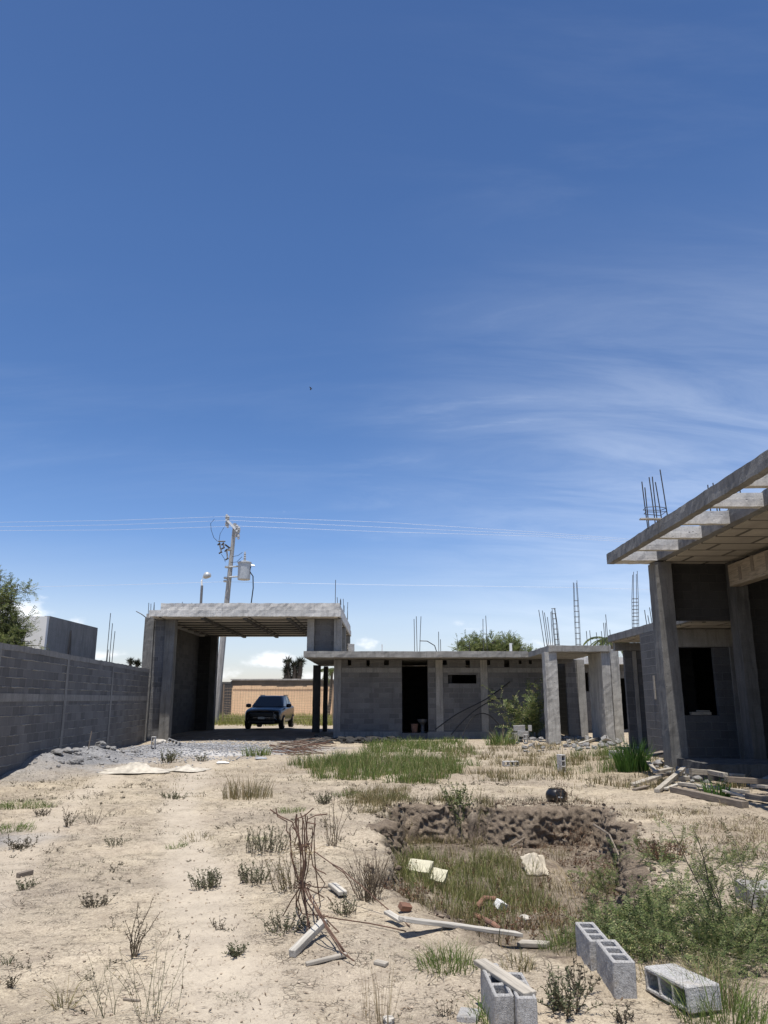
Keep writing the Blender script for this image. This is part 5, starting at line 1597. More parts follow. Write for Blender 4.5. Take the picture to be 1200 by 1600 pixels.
def ico(n):
    if n not in _ico:
        bm = bmesh.new()
        bmesh.ops.create_icosphere(bm, subdivisions=n, radius=1)
        _ico[n] = (np.array([v.co[:] for v in bm.verts]), np.array([[v.index for v in f.verts] for f in bm.faces]))
        bm.free()
    return _ico[n]


def rocks(name, pts, sizes, mat, label, sub=1, squash=0.65, rough=0.35, bury=0.2):
    V0, F0 = ico(sub)
    vs, fs = [], []
    for k, (p, s_) in enumerate(zip(pts, sizes)):
        A = Euler(RNG.uniform(0, 6.28, 3)).to_matrix()
        V = V0 * (1 + rough * fbm(V0 * 1.4 + k * 3.7, 2))[:, None]
        V = V @ np.array(A).T * np.array([1, 1, squash]) * s_
        vs.append(V + np.array([p[0], p[1], p[2] + s_ * (squash - bury)]))
        fs.append(F0 + k * len(V0))
    V, F = np.concatenate(vs), np.concatenate(fs)
    me = bpy.data.meshes.new(name)
    me.from_pydata(V.tolist(), [], F.tolist())
    me.materials.append(M[mat])
    o = bpy.data.objects.new(name, me)
    put(o)
    kind(o, 'stuff')
    o['label'] = label
    return o


def on(x, y):
    return np.stack([x, y, gz(x, y)], 1)


n = 2600
x, y = RNG.normal(-5.9, 1.6, n), RNG.normal(25.6, 2.6, n)
ok = (x > -8.7) & (y < 33)
rocks('gravel', on(x[ok], y[ok]), RNG.uniform(.012, .036, ok.sum()), 'stone_grey', 'loose grey gravel spread before the carport')
n = 110
x, y = RNG.normal(-7.6, .5, n), RNG.uniform(17.2, 23.5, n)
x = np.maximum(x, -8.3 - (y - 20) * .09)
rocks('cement_rubble', on(x, y), 0.02 + 0.13 * RNG.uniform(0, 1, n) ** 4, 'lump', 'grey lumps of hardened cement heaped along the boundary wall', 3, 0.6, 0.4)
n = 5200
y = 4 + 26 * RNG.uniform(0, 1, n) ** 1.6
x = RNG.uniform(-0.62, 0.62, n) * (y + 1)
rocks('pebbles', on(x, y), (.0025 + .007 * RNG.uniform(0, 1, n) ** 3) * (1 + y * .05), 'crumb', 'small pebbles and crumbs scattered over the ground', 1, .7, .3)
# clods broken off the pit faces
path = np.array([(0.02, 9.6), (-0.02, 10.8), (0.05, 11.9), (0.35, 12.2), (1.2, 12.33), (2.2, 12.28), (2.9, 12.25), (3.2, 11.9), (3.15, 11.0), (2.98, 9.9), (2.80, 9.0), (2.60, 8.2), (2.38, 7.4), (2.15, 6.7)])
for _ in range(3):                                                      # round the corners of the rim line
    path = np.concatenate([path[:1], np.stack([path[:-1] * .75 + path[1:] * .25, path[:-1] * .25 + path[1:] * .75], 1).reshape(-1, 2), path[-1:]])
seg = np.linalg.norm(np.diff(path, axis=0), axis=1)
cum_ = np.concatenate([[0], np.cumsum(seg)])
ss = np.arange(0, cum_[-1], 0.022)
px_, py_ = np.interp(ss, cum_, path[:, 0]), np.interp(ss, cum_, path[:, 1])
tx_, ty_ = np.gradient(px_), np.gradient(py_)
ln_ = np.hypot(tx_, ty_)
nx_, ny_ = ty_ / ln_, -tx_ / ln_                                        # towards the inside of the pit
offs_ = np.arange(-.6, .6, .02)
SD_ = np.stack([pit_sd(px_ + nx_ * o_, py_ + ny_ * o_) for o_ in offs_], 1)
first = np.argmax(SD_ < -0.03, axis=1)
o0 = np.convolve(np.pad(offs_[first], 4, 'edge'), np.ones(9) / 9, 'valid')
px_, py_ = px_ + nx_ * o0, py_ + ny_ * o0
NT_ = 30
rows_ = []
for j in range(NT_):
    t = j / (NT_ - 1)
    base_off = -0.07 + 0.09 * sstep(0, .12, np.array([t]))[0] + 0.24 * t ** 1.4
    q3 = np.stack([px_ * 1.0, py_ * 1.0, np.full_like(px_, t * .6)], 1)
    rough = 0.15 * vnoise(q3 * np.array([1.5, 1.5, .9])) + 0.09 * (0.4 - np.abs(vnoise(q3 * np.array([4.6, 4.6, 1.8]) + 3))) * 0.8 + 0.05 * (0.4 - np.abs(vnoise(q3 * 9 + 7))) + 0.035 * vnoise(q3 * 18 + 4) + 0.03 * vnoise(q3 * 34 + 1)
    amp_ = float(sstep(0.0, 0.16, np.array([t]))[0]) * 1.15
    off = base_off + rough * amp_ + 0.05 * vnoise(q3 * 1.3 + 9)
    X_, Y_ = px_ + nx_ * off, py_ + ny_ * off
    ztop = gz(px_ - nx_ * .14, py_ - ny_ * .14) + 0.012
    zbot = gz(px_ + nx_ * .42, py_ + ny_ * .42) - 0.05
    z_ = ztop + (zbot - ztop) * t + 0.025 * vnoise(q3 * 14 + 5) * amp_ * (1 - t * .5)
    if j == 0:
        z_ = gz(X_, Y_) - 0.015
    rows_.append(np.stack([X_, Y_, z_], 1))
Vb = np.concatenate(rows_)
nS = len(ss)
ib = np.arange(NT_ * nS).reshape(NT_, nS)
Fb = np.stack([ib[:-1, :-1], ib[:-1, 1:], ib[1:, 1:], ib[1:, :-1]], -1).reshape(-1, 4)
pbk = np_mesh('pit_bank', [(Vb, Fb)], M['bank'])
kind(pbk, 'structure')
pbk['label'] = 'ragged cut earth bank around the dug pit'
xs_, ys_ = RNG.uniform(-.5, 3.8, 60000), RNG.uniform(6.2, 13, 60000)
s_ = pit_sd(xs_, ys_)
ok = (s_ > -0.30) & (s_ < 0.10) & ((xs_ > 1.2) | (ys_ > 11.0) | (RNG.uniform(0, 1, len(xs_)) < .10))
xs_, ys_ = xs_[ok][:1500], ys_[ok][:1500]
rocks('soil_clods', on(xs_, ys_), 0.005 + 0.028 * RNG.uniform(0, 1, len(xs_)) ** 3, 'clod', 'crumbling clods on the cut faces of the pit', 1, .8, .6, .4)
xs_, ys_ = RNG.uniform(-.3, 3.5, 6000), RNG.uniform(6.2, 12.6, 6000)
s_ = pit_sd(xs_, ys_)
ok = (s_ > -0.75) & (s_ < -0.2)
xs_, ys_ = xs_[ok][:900], ys_[ok][:900]
rocks('fallen_soil', on(xs_, ys_), 0.005 + 0.026 * RNG.uniform(0, 1, len(xs_)) ** 3, 'clod', 'loose soil crumbs fallen along the foot of the pit walls', 1, .75, .6, .3)
n = 160
x, y = RNG.uniform(-3.2, 0.6, n), RNG.uniform(29.3, 31.2, n)
rocks('rubbish', on(x, y), 0.04 + .16 * RNG.uniform(0, 1, n) ** 2, 'debris', 'dark rubbish and broken branches heaped against the house foot', 2, .6, .5)
n = 220
x, y = RNG.uniform(4.3, 8.2, n), RNG.uniform(24.5, 30, n)
rocks('rubble', on(x, y), 0.03 + .10 * RNG.uniform(0, 1, n) ** 3, 'lump', 'grey rubble scattered among the porch columns', 2, .6, .45)
n = 120
x, y = RNG.uniform(6.0, 9.5, n), RNG.uniform(14.8, 18.4, n)
rocks('rubble', on(x, y), 0.03 + .12 * RNG.uniform(0, 1, n) ** 3, 'lump', 'dark rubble at the foot of the porch step', 2, .6, .45)

# dead bits lying on the soil
n = 60000
y = 3.9 + 20 * RNG.uniform(0, 1, n) ** 1.7
x = RNG.uniform(-0.62, 0.62, n) * (y + .8)
dens = fbm(np.stack([x, y, 0 * x], 1) / 0.8, 3)
ok = dens > RNG.uniform(-1.0, .9, n)
x, y = x[ok], y[ok]
C = on(x, y)
C[:, 2] += 0.006
a = RNG.uniform(0, 6.28, len(x))
D = np.stack([np.cos(a), np.sin(a), RNG.normal(0, .22, len(x))], 1)
L = (.006 + .042 * RNG.uniform(0, 1, len(x)) ** 2.2) * (0.75 + y * .05)
V1, F1 = leaf_quads(C, D, np.stack([0 * a, 0 * a, 1 + 0 * a], 1), L, np.maximum(L * RNG.uniform(.05, .24, len(x)), .0025))
o = np_mesh('litter', [(V1, F1)], M['litter'])
kind(o, 'stuff')
o['label'] = 'dead leaf and twig bits strewn over the bare soil'


def scatter_tufts(spots, mat, name, label):
    o = np_mesh(name, [tuft(*s_) for s_ in spots], M[mat])
    kind(o, 'stuff')
    o['label'] = label


def region(n, x0, x1, y0, y1, f=None):
    x, y = RNG.uniform(x0, x1, n), RNG.uniform(y0, y1, n)
    if f is not None:
        k = f(x, y)
        x, y = x[k], y[k]
    return x, y


# the big stand of tall grass in the middle of the yard
def big(x, y):
    e = ((x - (-0.1)) / (2.0 + .25 * np.sin(y))) ** 2 + ((y - 18.8) / 3.6) ** 2
    return e + 0.35 * vnoise(np.stack([x, y, 0 * x], 1) / .7) < 1


x, y = region(950, -3, 3.6, 14.5, 23.5, big)
scatter_tufts([(a, b2, 12, .2, RNG.uniform(.15, .42), .010, .6) for a, b2 in zip(x[1::3], y[1::3])], 'grass_pit', 'mixed_grass', 'olive and drying blades mixed through the tall grass')
scatter_tufts([(a, b2, 24, .18, RNG.uniform(.16, .46), .011, .55) for a, b2 in zip(x, y)], 'grass', 'tall_grass', 'big stand of tall green grass in the middle of the yard')
scatter_tufts([(a, b2, 5, .18, RNG.uniform(.38, .58), .006, .5) for a, b2 in zip(x[::3], y[::3])], 'straw', 'seed_heads', 'straw coloured seed stalks rising from the tall grass')
x, y = region(260, -0.6, 2.8, 23.5, 29.8)
scatter_tufts([(a, b2, 16, .18, RNG.uniform(.15, .42), .014, .6) for a, b2 in zip(x, y)], 'grass', 'rough_grass', 'rough green grass along the foot of the house')
x, y = region(800, 1.8, 6.8, 14.0, 26.5, lambda a, b2: fbm(np.stack([a, b2, 0 * a], 1) / 1.1, 3) > .05)
scatter_tufts([(a, b2, 16, .18, RNG.uniform(.1, .36), .011, .6) for a, b2 in zip(x, y)], 'grass_mix', 'dry_grass', 'patchy half dry grass before the porch columns')
x, y = region(150, 4.0, 6.3, 17.5, 22.5, lambda a, b2: fbm(np.stack([a, b2, 3 + 0 * a], 1) / 1.0, 3) > .0)
scatter_tufts([(a, b2, 20, .16, RNG.uniform(.25, .6), .010, .5) for a, b2 in zip(x, y)], 'grass', 'rough_grass', 'taller green grass beside the lush clump')
x, y = region(900, -11, -1.8, 44.5, 57)
scatter_tufts([(a, b2, 14, .35, RNG.uniform(.3, .75), .03, .6) for a, b2 in zip(x, y)], 'grass_road', 'roadside_grass', 'sunlit green roadside grass beyond the carport')
# inside the pit
inside = lambda a, b2: pit_sd(a, b2) < -.15
x, y = region(460, -.1, 2.0, 7.2, 11.6, lambda a, b2: inside(a, b2) & ((a - .95) ** 2 / .75 + (b2 - 9.3) ** 2 / 3.6 + .4 * vnoise(np.stack([a, b2, 0 * a], 1) * 2) < 1))
scatter_tufts([(a, b2, 20, .09, RNG.uniform(.16, .36), .006, .55) for a, b2 in zip(x, y)], 'grass_pit', 'pit_grass', 'fresh green grass growing on the pit floor')
x, y = region(520, -.1, 3.2, 5.7, 11.6, lambda a, b2: inside(a, b2) & (fbm(np.stack([a, b2, 9 + 0 * a], 1) / .6, 3) > -.15))
scatter_tufts([(a, b2, 16, .09, RNG.uniform(.08, .30), .005, .7) for a, b2 in zip(x, y)], 'grass_mix', 'pit_weeds', 'half dry weeds and grass mixed over the pit floor')
x, y = region(420, 0.0, 3.0, 6.0, 11.0, lambda a, b2: inside(a, b2) & (fbm(np.stack([a, b2, 5 + 0 * a], 1) / .5, 3) > .0))
LVs, ms = [], []
for a, b2 in zip(x, y):
    m, lv = weed_plant(a, b2, 4, RNG.uniform(.1, .24), .7, .018, 18, .04, .002)
    ms.append(m)
    LVs.extend(lv)
o = merge_mb(ms).build('pit_stalks', M['stem'])
kind(o, 'stuff')
o['label'] = 'thin russet stalks over the pit floor'
o = np_mesh('pit_russet', LVs, M['weed_red'])
kind(o, 'stuff')
o['label'] = 'russet leaved low weeds over the pit floor'
# front right ground cover and general small weeds
x, y = region(220, 1.2, 4.2, 4.0, 6.6, lambda a, b2: fbm(np.stack([a, b2, 2 + 0 * a], 1) / .5, 3) > -.05)
scatter_tufts([(a, b2, 22, .08, RNG.uniform(.06, .2), .0042, .8) for a, b2 in zip(x, y)], 'grass_mix', 'dry_grass', 'thin half dry grass under the feathery bushes')
x, y = region(1100, 2.9, 7.5, 8.3, 12.8, lambda a, b2: (fbm(np.stack([a, b2, 7 + 0 * a], 1) / .8, 3) > .0) & (pit_sd(a, b2) > .15))
scatter_tufts([(a, b2, 16, .12, RNG.uniform(.04, .14), .006, 1.2) for a, b2 in zip(x, y)], 'weed_brown', 'low_weeds', 'low russet weeds matted over the sand right of the pit')
x, y = region(3000, -9, 7, 4, 17, lambda a, b2: (fbm(np.stack([a, b2, 1 + 0 * a], 1) / 1.0, 3) > .28) & (np.abs(a) < .58 * b2 + .6) & (pit_sd(a, b2) > .05))
scatter_tufts([(a, b2, 9, .05 + .004 * b2, RNG.uniform(.02, .075), .0035 + .0004 * b2, 1.1) for a, b2 in zip(x, y)], 'weed_grey', 'small_weeds', 'small grey green weeds dotted over the bare ground')
x, y = region(2600, -9, 7, 4, 20, lambda a, b2: (fbm(np.stack([a, b2, 21 + 0 * a], 1) / .7, 3) > .25) & (np.abs(a) < .58 * b2 + .6) & (pit_sd(a, b2) > .05))
scatter_tufts([(a, b2, 7, .05 + .004 * b2, RNG.uniform(.015, .06), .0035 + .0004 * b2, 1.3) for a, b2 in zip(x, y)], 'weed_dark', 'dead_weeds', 'dead brown weed stubble dotted over the bare ground')
x, y = region(700, -9, 6, 13, 22, lambda a, b2: (fbm(np.stack([a, b2, 33 + 0 * a], 1) / 1.2, 3) > .2) & ~big(a, b2) & (a > -7 + 0 * a))
scatter_tufts([(a, b2, 10, .12, RNG.uniform(.04, .15), .008, .9) for a, b2 in zip(x, y)], 'grass_mix', 'dry_grass', 'sparse yellowing grass across the middle of the yard')
x, y = region(1700, -9, 7, 4, 17, lambda a, b2: (fbm(np.stack([a, b2, 51 + 0 * a], 1) / .9, 3) > .18) & (np.abs(a) < .58 * b2 + .4) & (pit_sd(a, b2) > .1))
LVs, ms = [], []
for a, b2 in zip(x, y):
    m, lv = weed_plant(a, b2, int(RNG.integers(3, 8)), RNG.uniform(.03, .09) * (1 + .03 * b2), 1.3, .012 * (1 + .03 * b2), 9, .03, .0018)
    ms.append(m)
    LVs.extend(lv)
o = merge_mb(ms).build('dead_twigs', M['weed_dark'])
kind(o, 'stuff')
o['label'] = 'tiny dead twigs standing all over the bare ground'
o = np_mesh('dead_sprigs', LVs, M['weed_dark'])
kind(o, 'stuff')
o['label'] = 'tiny withered leaves on the dead twigs of the bare ground'
x, y = region(110, -.6, .4, 12, 13.6)
scatter_tufts([(a, b2, 16, .1, RNG.uniform(.1, .3), .006, .7) for a, b2 in zip(x, y)], 'grass_mix', 'dry_grass', 'brown dry grass on the far left corner of the pit')
x, y = region(420, -.3, 1.7, 11.3, 12.9, lambda a, b2: (pit_sd(a, b2) > -.4) & (fbm(np.stack([a, b2, 4 + 0 * a], 1) / .35, 3) > -.25))
scatter_tufts([(a, b2, 14, .07, RNG.uniform(.10, .30), .006, .8) for a, b2 in zip(x, y)], 'grass_mix', 'bank_grass', 'dry brown grass hanging over the far left part of the pit bank')
x, y = region(160, 1.7, 3.3, 11.6, 12.5)
scatter_tufts([(a, b2, 8, .06, RNG.uniform(.05, .16), .005, .9) for a, b2 in zip(x, y)], 'weed_red', 'bank_weeds', 'thin russet weeds along the far pit bank')
x, y = region(120, 0.2, 3.2, 12.1, 12.9)
scatter_tufts([(a, b2, 10, .08, RNG.uniform(.05, .16), .006, .9) for a, b2 in zip(x, y)], 'weed_dark', 'dead_weeds', 'dead stubble along the far rim of the pit')

# ------------------------------------------------------------------ single plants
grass_thing(386, 1248, 'tall half dry grass clump alone left of the big stand', 260, .42, .50, 'grass_mix', .008, .5, 1, .3)
grass_thing(700, 1512, 'green grass clump at the near end of the white board', 300, .17, .19, 'grass', .0045, .9, .8, .1)
grass_thing(990, 1205, 'lush bright green clump in front of the porch corner', 420, .34, .85, 'grass_lush', .022, .55, .8)
grass_thing(785, 1164, 'green grass clump left of the rubble stack', 260, .55, .62, 'grass', .02, .6, .7, .1)
grass_thing(100, 1572, 'sprawling wiry grass with dark centre near the bottom left', 42, .05, .20, 'grass_mix', .004, 1.6)
grass_thing(13, 1506, 'tiny green tuft at the far left edge of bare earth', 40, .03, .09, 'weed_grey', .004, 1.2)
grass_thing(590, 1598, 'tall sparse straw stalks at the bottom of the picture', 46, .09, .42, 'straw', .003, .35)
grass_thing(30, 1262, 'wide low green patch near the boundary wall end', 420, .55, .16, 'grass', .007, 1.2, .5)
grass_thing(12, 1298, 'green patch cut by the left picture edge', 300, .36, .13, 'grass', .007, 1.2, .6)
grass_thing(400, 1182, 'bright green tuft on the carport gravel', 160, .40, .42, 'grass', .016, .7, .8)
grass_thing(402, 1312, 'small square tuft of low green just left of the rusty bars', 110, .13, .07, 'grass', .005, 1.3)
grass_thing(455, 1270, 'round green tuft behind the top of the rusty bars', 160, .2, .13, 'grass', .006, 1.0)
grass_thing(276, 1325, 'low green tuft in the middle of the bare left ground', 110, .12, .10, 'grass', .005, 1.2)
grass_thing(310, 1313, 'straggling green tuft next to the low green one', 120, .2, .11, 'grass_mix', .005, 1.2)
grass_thing(1135, 1596, 'green arching grass right of the worn block', 360, .22, .30, 'grass', .004, .9)
grass_thing(1105, 1560, 'yellowish grass wrapping behind the worn block', 260, .16, .28, 'grass_mix', .004, .8)
grass_thing(768, 1598, 'green blades at the feet of the planked blocks', 90, .1, .15, 'grass', .005, .9)
grass_thing(810, 1512, 'thin yellow green tuft between white board and blocks', 110, .09, .13, 'grass_mix', .004, .9)
grass_thing(880, 1478, 'bright yellow green tuft behind the end-to-end blocks', 220, .17, .17, 'grass', .004, .9)
grass_thing(900, 1400, 'long pale straws fanning out over the pit', 60, .2, .55, 'straw', .005, 1.3)
grass_thing(1120, 1245, 'bright green sprouts growing through the lumber pile', 80, .22, .42, 'grass_lush', .020, .6)
grass_thing(365, 1558, 'flat grey green mat on cracked earth', 130, .09, .03, 'weed_grey', .004, 1.8, .6)
grass_thing(610, 1248, 'low green tuft behind the pit left corner', 180, .35, .16, 'grass', .008, .9, .6)
grass_thing(550, 1245, 'low green tuft left of the one behind the pit corner', 180, .4, .14, 'grass', .008, .9, .5)

weed_thing(208, 1496, 'dark upright thistle stalk standing alone on bare earth', 9, .34, .28, .014, 30, .02, 'weed_dark', .0045)
weed_thing(150, 1418, 'dark matted dead weed clump on the left bare ground', 22, .13, 1.1, .018, 20, .08, 'weed_dark', .003)
weed_thing(325, 1388, 'dense dark grey weed clump of upright sprigs', 46, .16, .4, .016, 34, .13, 'weed_grey', .003)
weed_thing(368, 1493, 'small spiky grey weed near the batten', 30, .09, .8, .016, 16, .03, 'weed_grey', .002)
weed_thing(415, 1332, 'grey sprig thicket left of the rusty bars', 52, .27, .35, .018, 34, .22, 'weed_grey', .003)
weed_thing(400, 1380, 'low grey leafed clump below the sprig thicket', 40, .18, .5, .018, 26, .16, 'weed_grey', .003)
weed_thing(452, 1392, 'yellowing weed tangled through the rusty bars', 40, .32, .5, .014, 30, .14, 'grass_mix', .0025)
weed_thing(520, 1322, 'tall yellow tinged weed behind the rusty bars', 14, .46, .35, .014, 26, .06, 'grass_mix', .004)
weed_thing(885, 1582, 'dark crinkled leafy weed before the end-to-end blocks', 34, .20, .75, .022, 24, .10, 'weed_grey', .003)
weed_thing(905, 1555, 'brown weed leaning on the end-to-end blocks', 12, .2, .6, .02, 18, .05, 'weed_dark', .003)
weed_thing(974, 1596, 'small brown dead weed before the nearer block', 12, .1, 1.0, .018, 16, .05, 'weed_dark', .003)
weed_thing(575, 1408, 'dry fibrous root clump hanging at the pit left edge', 60, .34, .3, .01, 5, .09, 'straw', .003)
weed_thing(580, 1392, 'grey dead stems behind the fibrous root clump', 30, .36, .35, .01, 6, .1, 'weed_dark', .003)
weed_thing(700, 1590, 'thin brown weed beside the flat half block', 8, .12, .7, .015, 12, .03, 'weed_dark', .002)
weed_thing(445, 1455, 'grey green weed under the feet of the rusty bars', 36, .15, .7, .016, 22, .12, 'weed_grey', .0025)
weed_thing(540, 1430, 'grey weed beside the small white board chip', 30, .15, .7, .015, 22, .09, 'weed_grey', .0025)
weed_thing(262, 1192, 'brown weed on the gravel behind the paper sacks', 26, .34, .7, .05, 20, .2, 'weed_grey', .006)
weed_thing(316, 1190, 'small weed beside the flat folded sack', 14, .22, .7, .04, 16, .12, 'weed_grey', .006)
weed_thing(506, 1256, 'small grey bush between the bars and the tall grass', 34, .2, .5, .022, 24, .13, 'weed_grey', .003)
weed_thing(718, 1262, 'leafy green bush on the far rim of the pit', 40, .36, .7, .032, 30, .15, 'mimosa', .004, 'stem_green')
weed_thing(105, 1292, 'upright grey twiggy weed near the green patches', 12, .28, .35, .02, 22, .07, 'weed_dark', .004)
weed_thing(146, 1288, 'thin pale twiggy weed right of the upright grey one', 12, .26, .6, .016, 18, .09, 'weed_grey', .003)
weed_thing(66, 1275, 'dark low weed left of the upright twiggy one', 18, .13, .6, .02, 22, .09, 'weed_dark', .003)
weed_thing(32, 1326, 'dark leafy weed below the green patches', 24, .16, .9, .022, 22, .13, 'weed_dark', .003)
weed_thing(272, 1248, 'grey green low weed in the middle left', 34, .12, 1.0, .022, 24, .2, 'weed_grey', .003)
weed_thing(40, 1388, 'grey weed beside the dark stick', 22, .11, .9, .016, 18, .07, 'weed_grey', .002)
weed_thing(180, 1322, 'grey low weed on the bluish spill', 20, .13, .8, .018, 18, .08, 'weed_grey', .0025)
weed_thing(15, 1545, 'dark spiky sprigs by the left edge', 8, .09, .3, .014, 14, .02, 'weed_dark', .003)
weed_thing(245, 1590, 'sparse wiry green stalks rising from the bottom edge', 16, .42, .45, .012, 7, .12, 'grass_mix', .0016, 'stem_green')
weed_thing(170, 1588, 'sparse wiry stalks left of the bottom green ones', 10, .33, .5, .012, 6, .09, 'grass_mix', .0016, 'stem_green')
weed_thing(340, 1450, 'tiny brown twigs scattered right of the thistle', 14, .08, 1.3, .014, 10, .035, 'weed_dark', .002)
weed_thing(930, 1140, 'dry tawny bush at the foot of the porch columns', 70, .75, .6, .05, 22, .45, 'grass_mix', .006)
weed_thing(890, 1318, 'russet bush hanging on the back wall of the pit', 60, .4, .8, .02, 26, .28, 'weed_red', .003)
weed_thing(1035, 1345, 'russet low bush right of the pit', 70, .26, 1.0, .02, 26, .2, 'weed_red', .003)
weed_thing(545, 1268, 'brown twigs behind the pit left rim', 20, .2, .7, .014, 14, .15, 'weed_dark', .003)

# tall feathery shrub by the column
def feather_bush(name, label, px, py, specs, mat='mimosa', stem='stem_green', Y=None):
    c = G(px, py) if Y is None else Vector((P(px, py, Y).x, Y, float(gz([P(px, py, Y).x], [Y])[0])))
    t = thing(name, label, 'bush', tuple(c), group='feathery bushes', absolute=True)
    m, LV = MB(), []
    for kw in specs:
        cnt, rad, up, spread, L = kw['n'], kw['rad'], kw['up'], kw['spread'], kw['L']
        for k in range(cnt):
            a = RNG.uniform(0, 6.28)
            rr_ = rad * math.sqrt(RNG.uniform(0, 1))
            x, y = c.x + kw.get('dx', 0) + rr_ * math.cos(a), c.y + kw.get('dy', 0) + rr_ * math.sin(a)
            z = float(gz([x], [y])[0]) - .01
            m.tube([(c.x, c.y, c.z - .03), (x * .5 + c.x * .5, y * .5 + c.y * .5, float(gz([x * .5 + c.x * .5], [y * .5 + c.y * .5])[0]) - .025), (x, y, z)], .004, .004, 3, cap=False)
            b2 = kw.get('bias', (0, 0))
            mm, lv = feather((x, y, z), (math.cos(a) * spread + b2[0], math.sin(a) * spread + b2[1], up * RNG.uniform(.5, 1.2)), L * RNG.uniform(.55, 1.1), kw.get('tw', 10), kw.get('tl', .13), kw.get('lf', .021), kw.get('pr', 9), kw.get('g', .06), .12, kw.get('r', .0035))
            m.add(mm.v, mm.f)
            LV.extend(lv)
    m.build('stems', M[stem], t)
    np_mesh('foliage', LV, M[mat], t)
    return t


feather_bush('bush', 'dense feathery green bush behind the worn foreground block', 1075, 1480, [dict(n=74, rad=.38, up=.5, spread=.95, L=.42, tw=11), dict(n=18, rad=.3, up=.4, spread=1.0, L=.4, dx=-.05, dy=.35)])
feather_bush('bush', 'feathery green bush spilling over the right pit edge', 1040, 1440, [dict(n=52, rad=.42, up=.35, spread=1.0, L=.42, tw=11, bias=(-.15, .1)), dict(n=14, rad=.3, up=.35, spread=.9, L=.36, dy=.5, bias=(-.25, .2))])
feather_bush('bush', 'spreading feathery bush at the right picture edge', 1140, 1480, [dict(n=54, rad=.52, up=.4, spread=1.0, L=.42), dict(n=8, rad=.3, up=1.0, spread=.5, L=.62, tw=12, r=.005)])
feather_bush('bush', 'tall dark stemmed feathery plant leaning before the concrete footing', 1150, 1445, [dict(n=4, rad=.2, up=1.5, spread=.4, L=.72, tw=13, tl=.16, g=.0, r=.007, bias=(-.25, 0)), dict(n=4, rad=.2, up=1.2, spread=.5, L=.6, tw=12, r=.005)], stem='bark')
feather_bush('bush', 'feathery sprigs and thin stems on the sand above the pit corner', 1060, 1395, [dict(n=14, rad=.45, up=.3, spread=1.0, L=.42, tw=9, tl=.12, bias=(-.1, .3))])
feather_bush('bush', 'small feathery sprawl right of the pit rim', 1075, 1345, [dict(n=22, rad=.4, up=.5, spread=.9, L=.4, tw=9, tl=.11)])
feather_bush('bush', 'small feathery sprig inside the right corner of the pit', 955, 1395, [dict(n=24, rad=.22, up=.9, spread=.6, L=.36, tw=9, tl=.10)])
feather_bush('bush', 'tall wispy willow-like shrub against the house by the pale column', 835, 1150, [dict(n=8, rad=.25, up=2.2, spread=.32, L=2.1, tw=16, tl=.5, lf=.10, pr=7, g=.02, r=.014, bias=(-.12, 0)), dict(n=9, rad=.3, up=1.6, spread=.5, L=1.5, tw=14, tl=.45, lf=.10, pr=7, g=.03, r=.012)], Y=29.6)

# ------------------------------------------------------------------ light, sky, camera
sun_dir = Vector((-0.035, -0.215, 1.0)).normalized()
sl_ = bpy.data.lights.new('sun', 'SUN')
sl_.energy = 4.2
sl_.angle = R(0.53)
sl_.color = (1.0, 0.955, 0.89)
so = bpy.data.objects.new('sun', sl_)
COL.objects.link(so)
so.rotation_euler = sun_dir.to_track_quat('Z', 'Y').to_euler()

w = bpy.data.worlds.new('World')
sc.world = w
w.use_nodes = True
nt = w.node_tree
nt.nodes.clear()


def wn(t, **k):
    x = nt.nodes.new(t)
    for a, b2 in k.items():
        setattr(x, a, b2)
    return x


def wl_(a, b2):
    nt.links.new(a, b2)


def wmath(op, a, b2=0.0):
    x = wn('ShaderNodeMath', operation=op)
    for s_, v in ((x.inputs[0], a), (x.inputs[1], b2)):
        if isinstance(v, bpy.types.NodeSocket):
            wl_(v, s_)
        else:
            s_.default_value = v
    return x.outputs[0]


def wrange(v, a, b2, lo=0.0, hi=1.0):
    x = wn('ShaderNodeMapRange', interpolation_type='SMOOTHSTEP')
    wl_(v, x.inputs[0])
    for i, q in enumerate((a, b2, lo, hi)):
        x.inputs[i + 1].default_value = q
    return x.outputs[0]


out = wn('ShaderNodeOutputWorld')
bg = wn('ShaderNodeBackground')
bg.inputs['Strength'].default_value = 0.085
wl_(bg.outputs[0], out.inputs[0])
sky = wn('ShaderNodeTexSky', sky_type='NISHITA')
sky.sun_disc = False
sky.sun_elevation = math.asin(sun_dir.z)
sky.sun_rotation = math.atan2(sun_dir.x, sun_dir.y)
sky.altitude = 500
sky.air_density = 1.0
sky.dust_density = 0.6
sky.ozone_density = 2.0
co = wn('ShaderNodeTexCoord')
sep = wn('ShaderNodeSeparateXYZ')
wl_(co.outputs['Generated'], sep.inputs[0])
dx_, dy_, dz_ = sep.outputs
zc = wmath('MAXIMUM', dz_, 0.02)
az = wmath('ARCTAN2', dx_, dy_)
# high cirrus: thin streaks on a plane far overhead
pl = wn('ShaderNodeCombineXYZ')
wl_(wmath('DIVIDE', dx_, wmath('ADD', zc, 0.30)), pl.inputs[0])
wl_(wmath('DIVIDE', dy_, wmath('ADD', zc, 0.30)), pl.inputs[1])
mp = wn('ShaderNodeMapping')
wl_(pl.outputs[0], mp.inputs[0])
mp.inputs['Rotation'].default_value = (0, 0, R(12))
mp.inputs['Location'].default_value = (3.1, 1.7, 0)
mp.inputs['Scale'].default_value = (1.1, 4.2, 1)
n1 = wn('ShaderNodeTexNoise')
wl_(mp.outputs[0], n1.inputs['Vector'])
n1.inputs['Scale'].default_value = 1.7
n1.inputs['Detail'].default_value = 9
n1.inputs['Roughness'].default_value = 0.62
n1.inputs['Distortion'].default_value = 0.45
n2 = wn('ShaderNodeTexNoise')
wl_(pl.outputs[0], n2.inputs['Vector'])
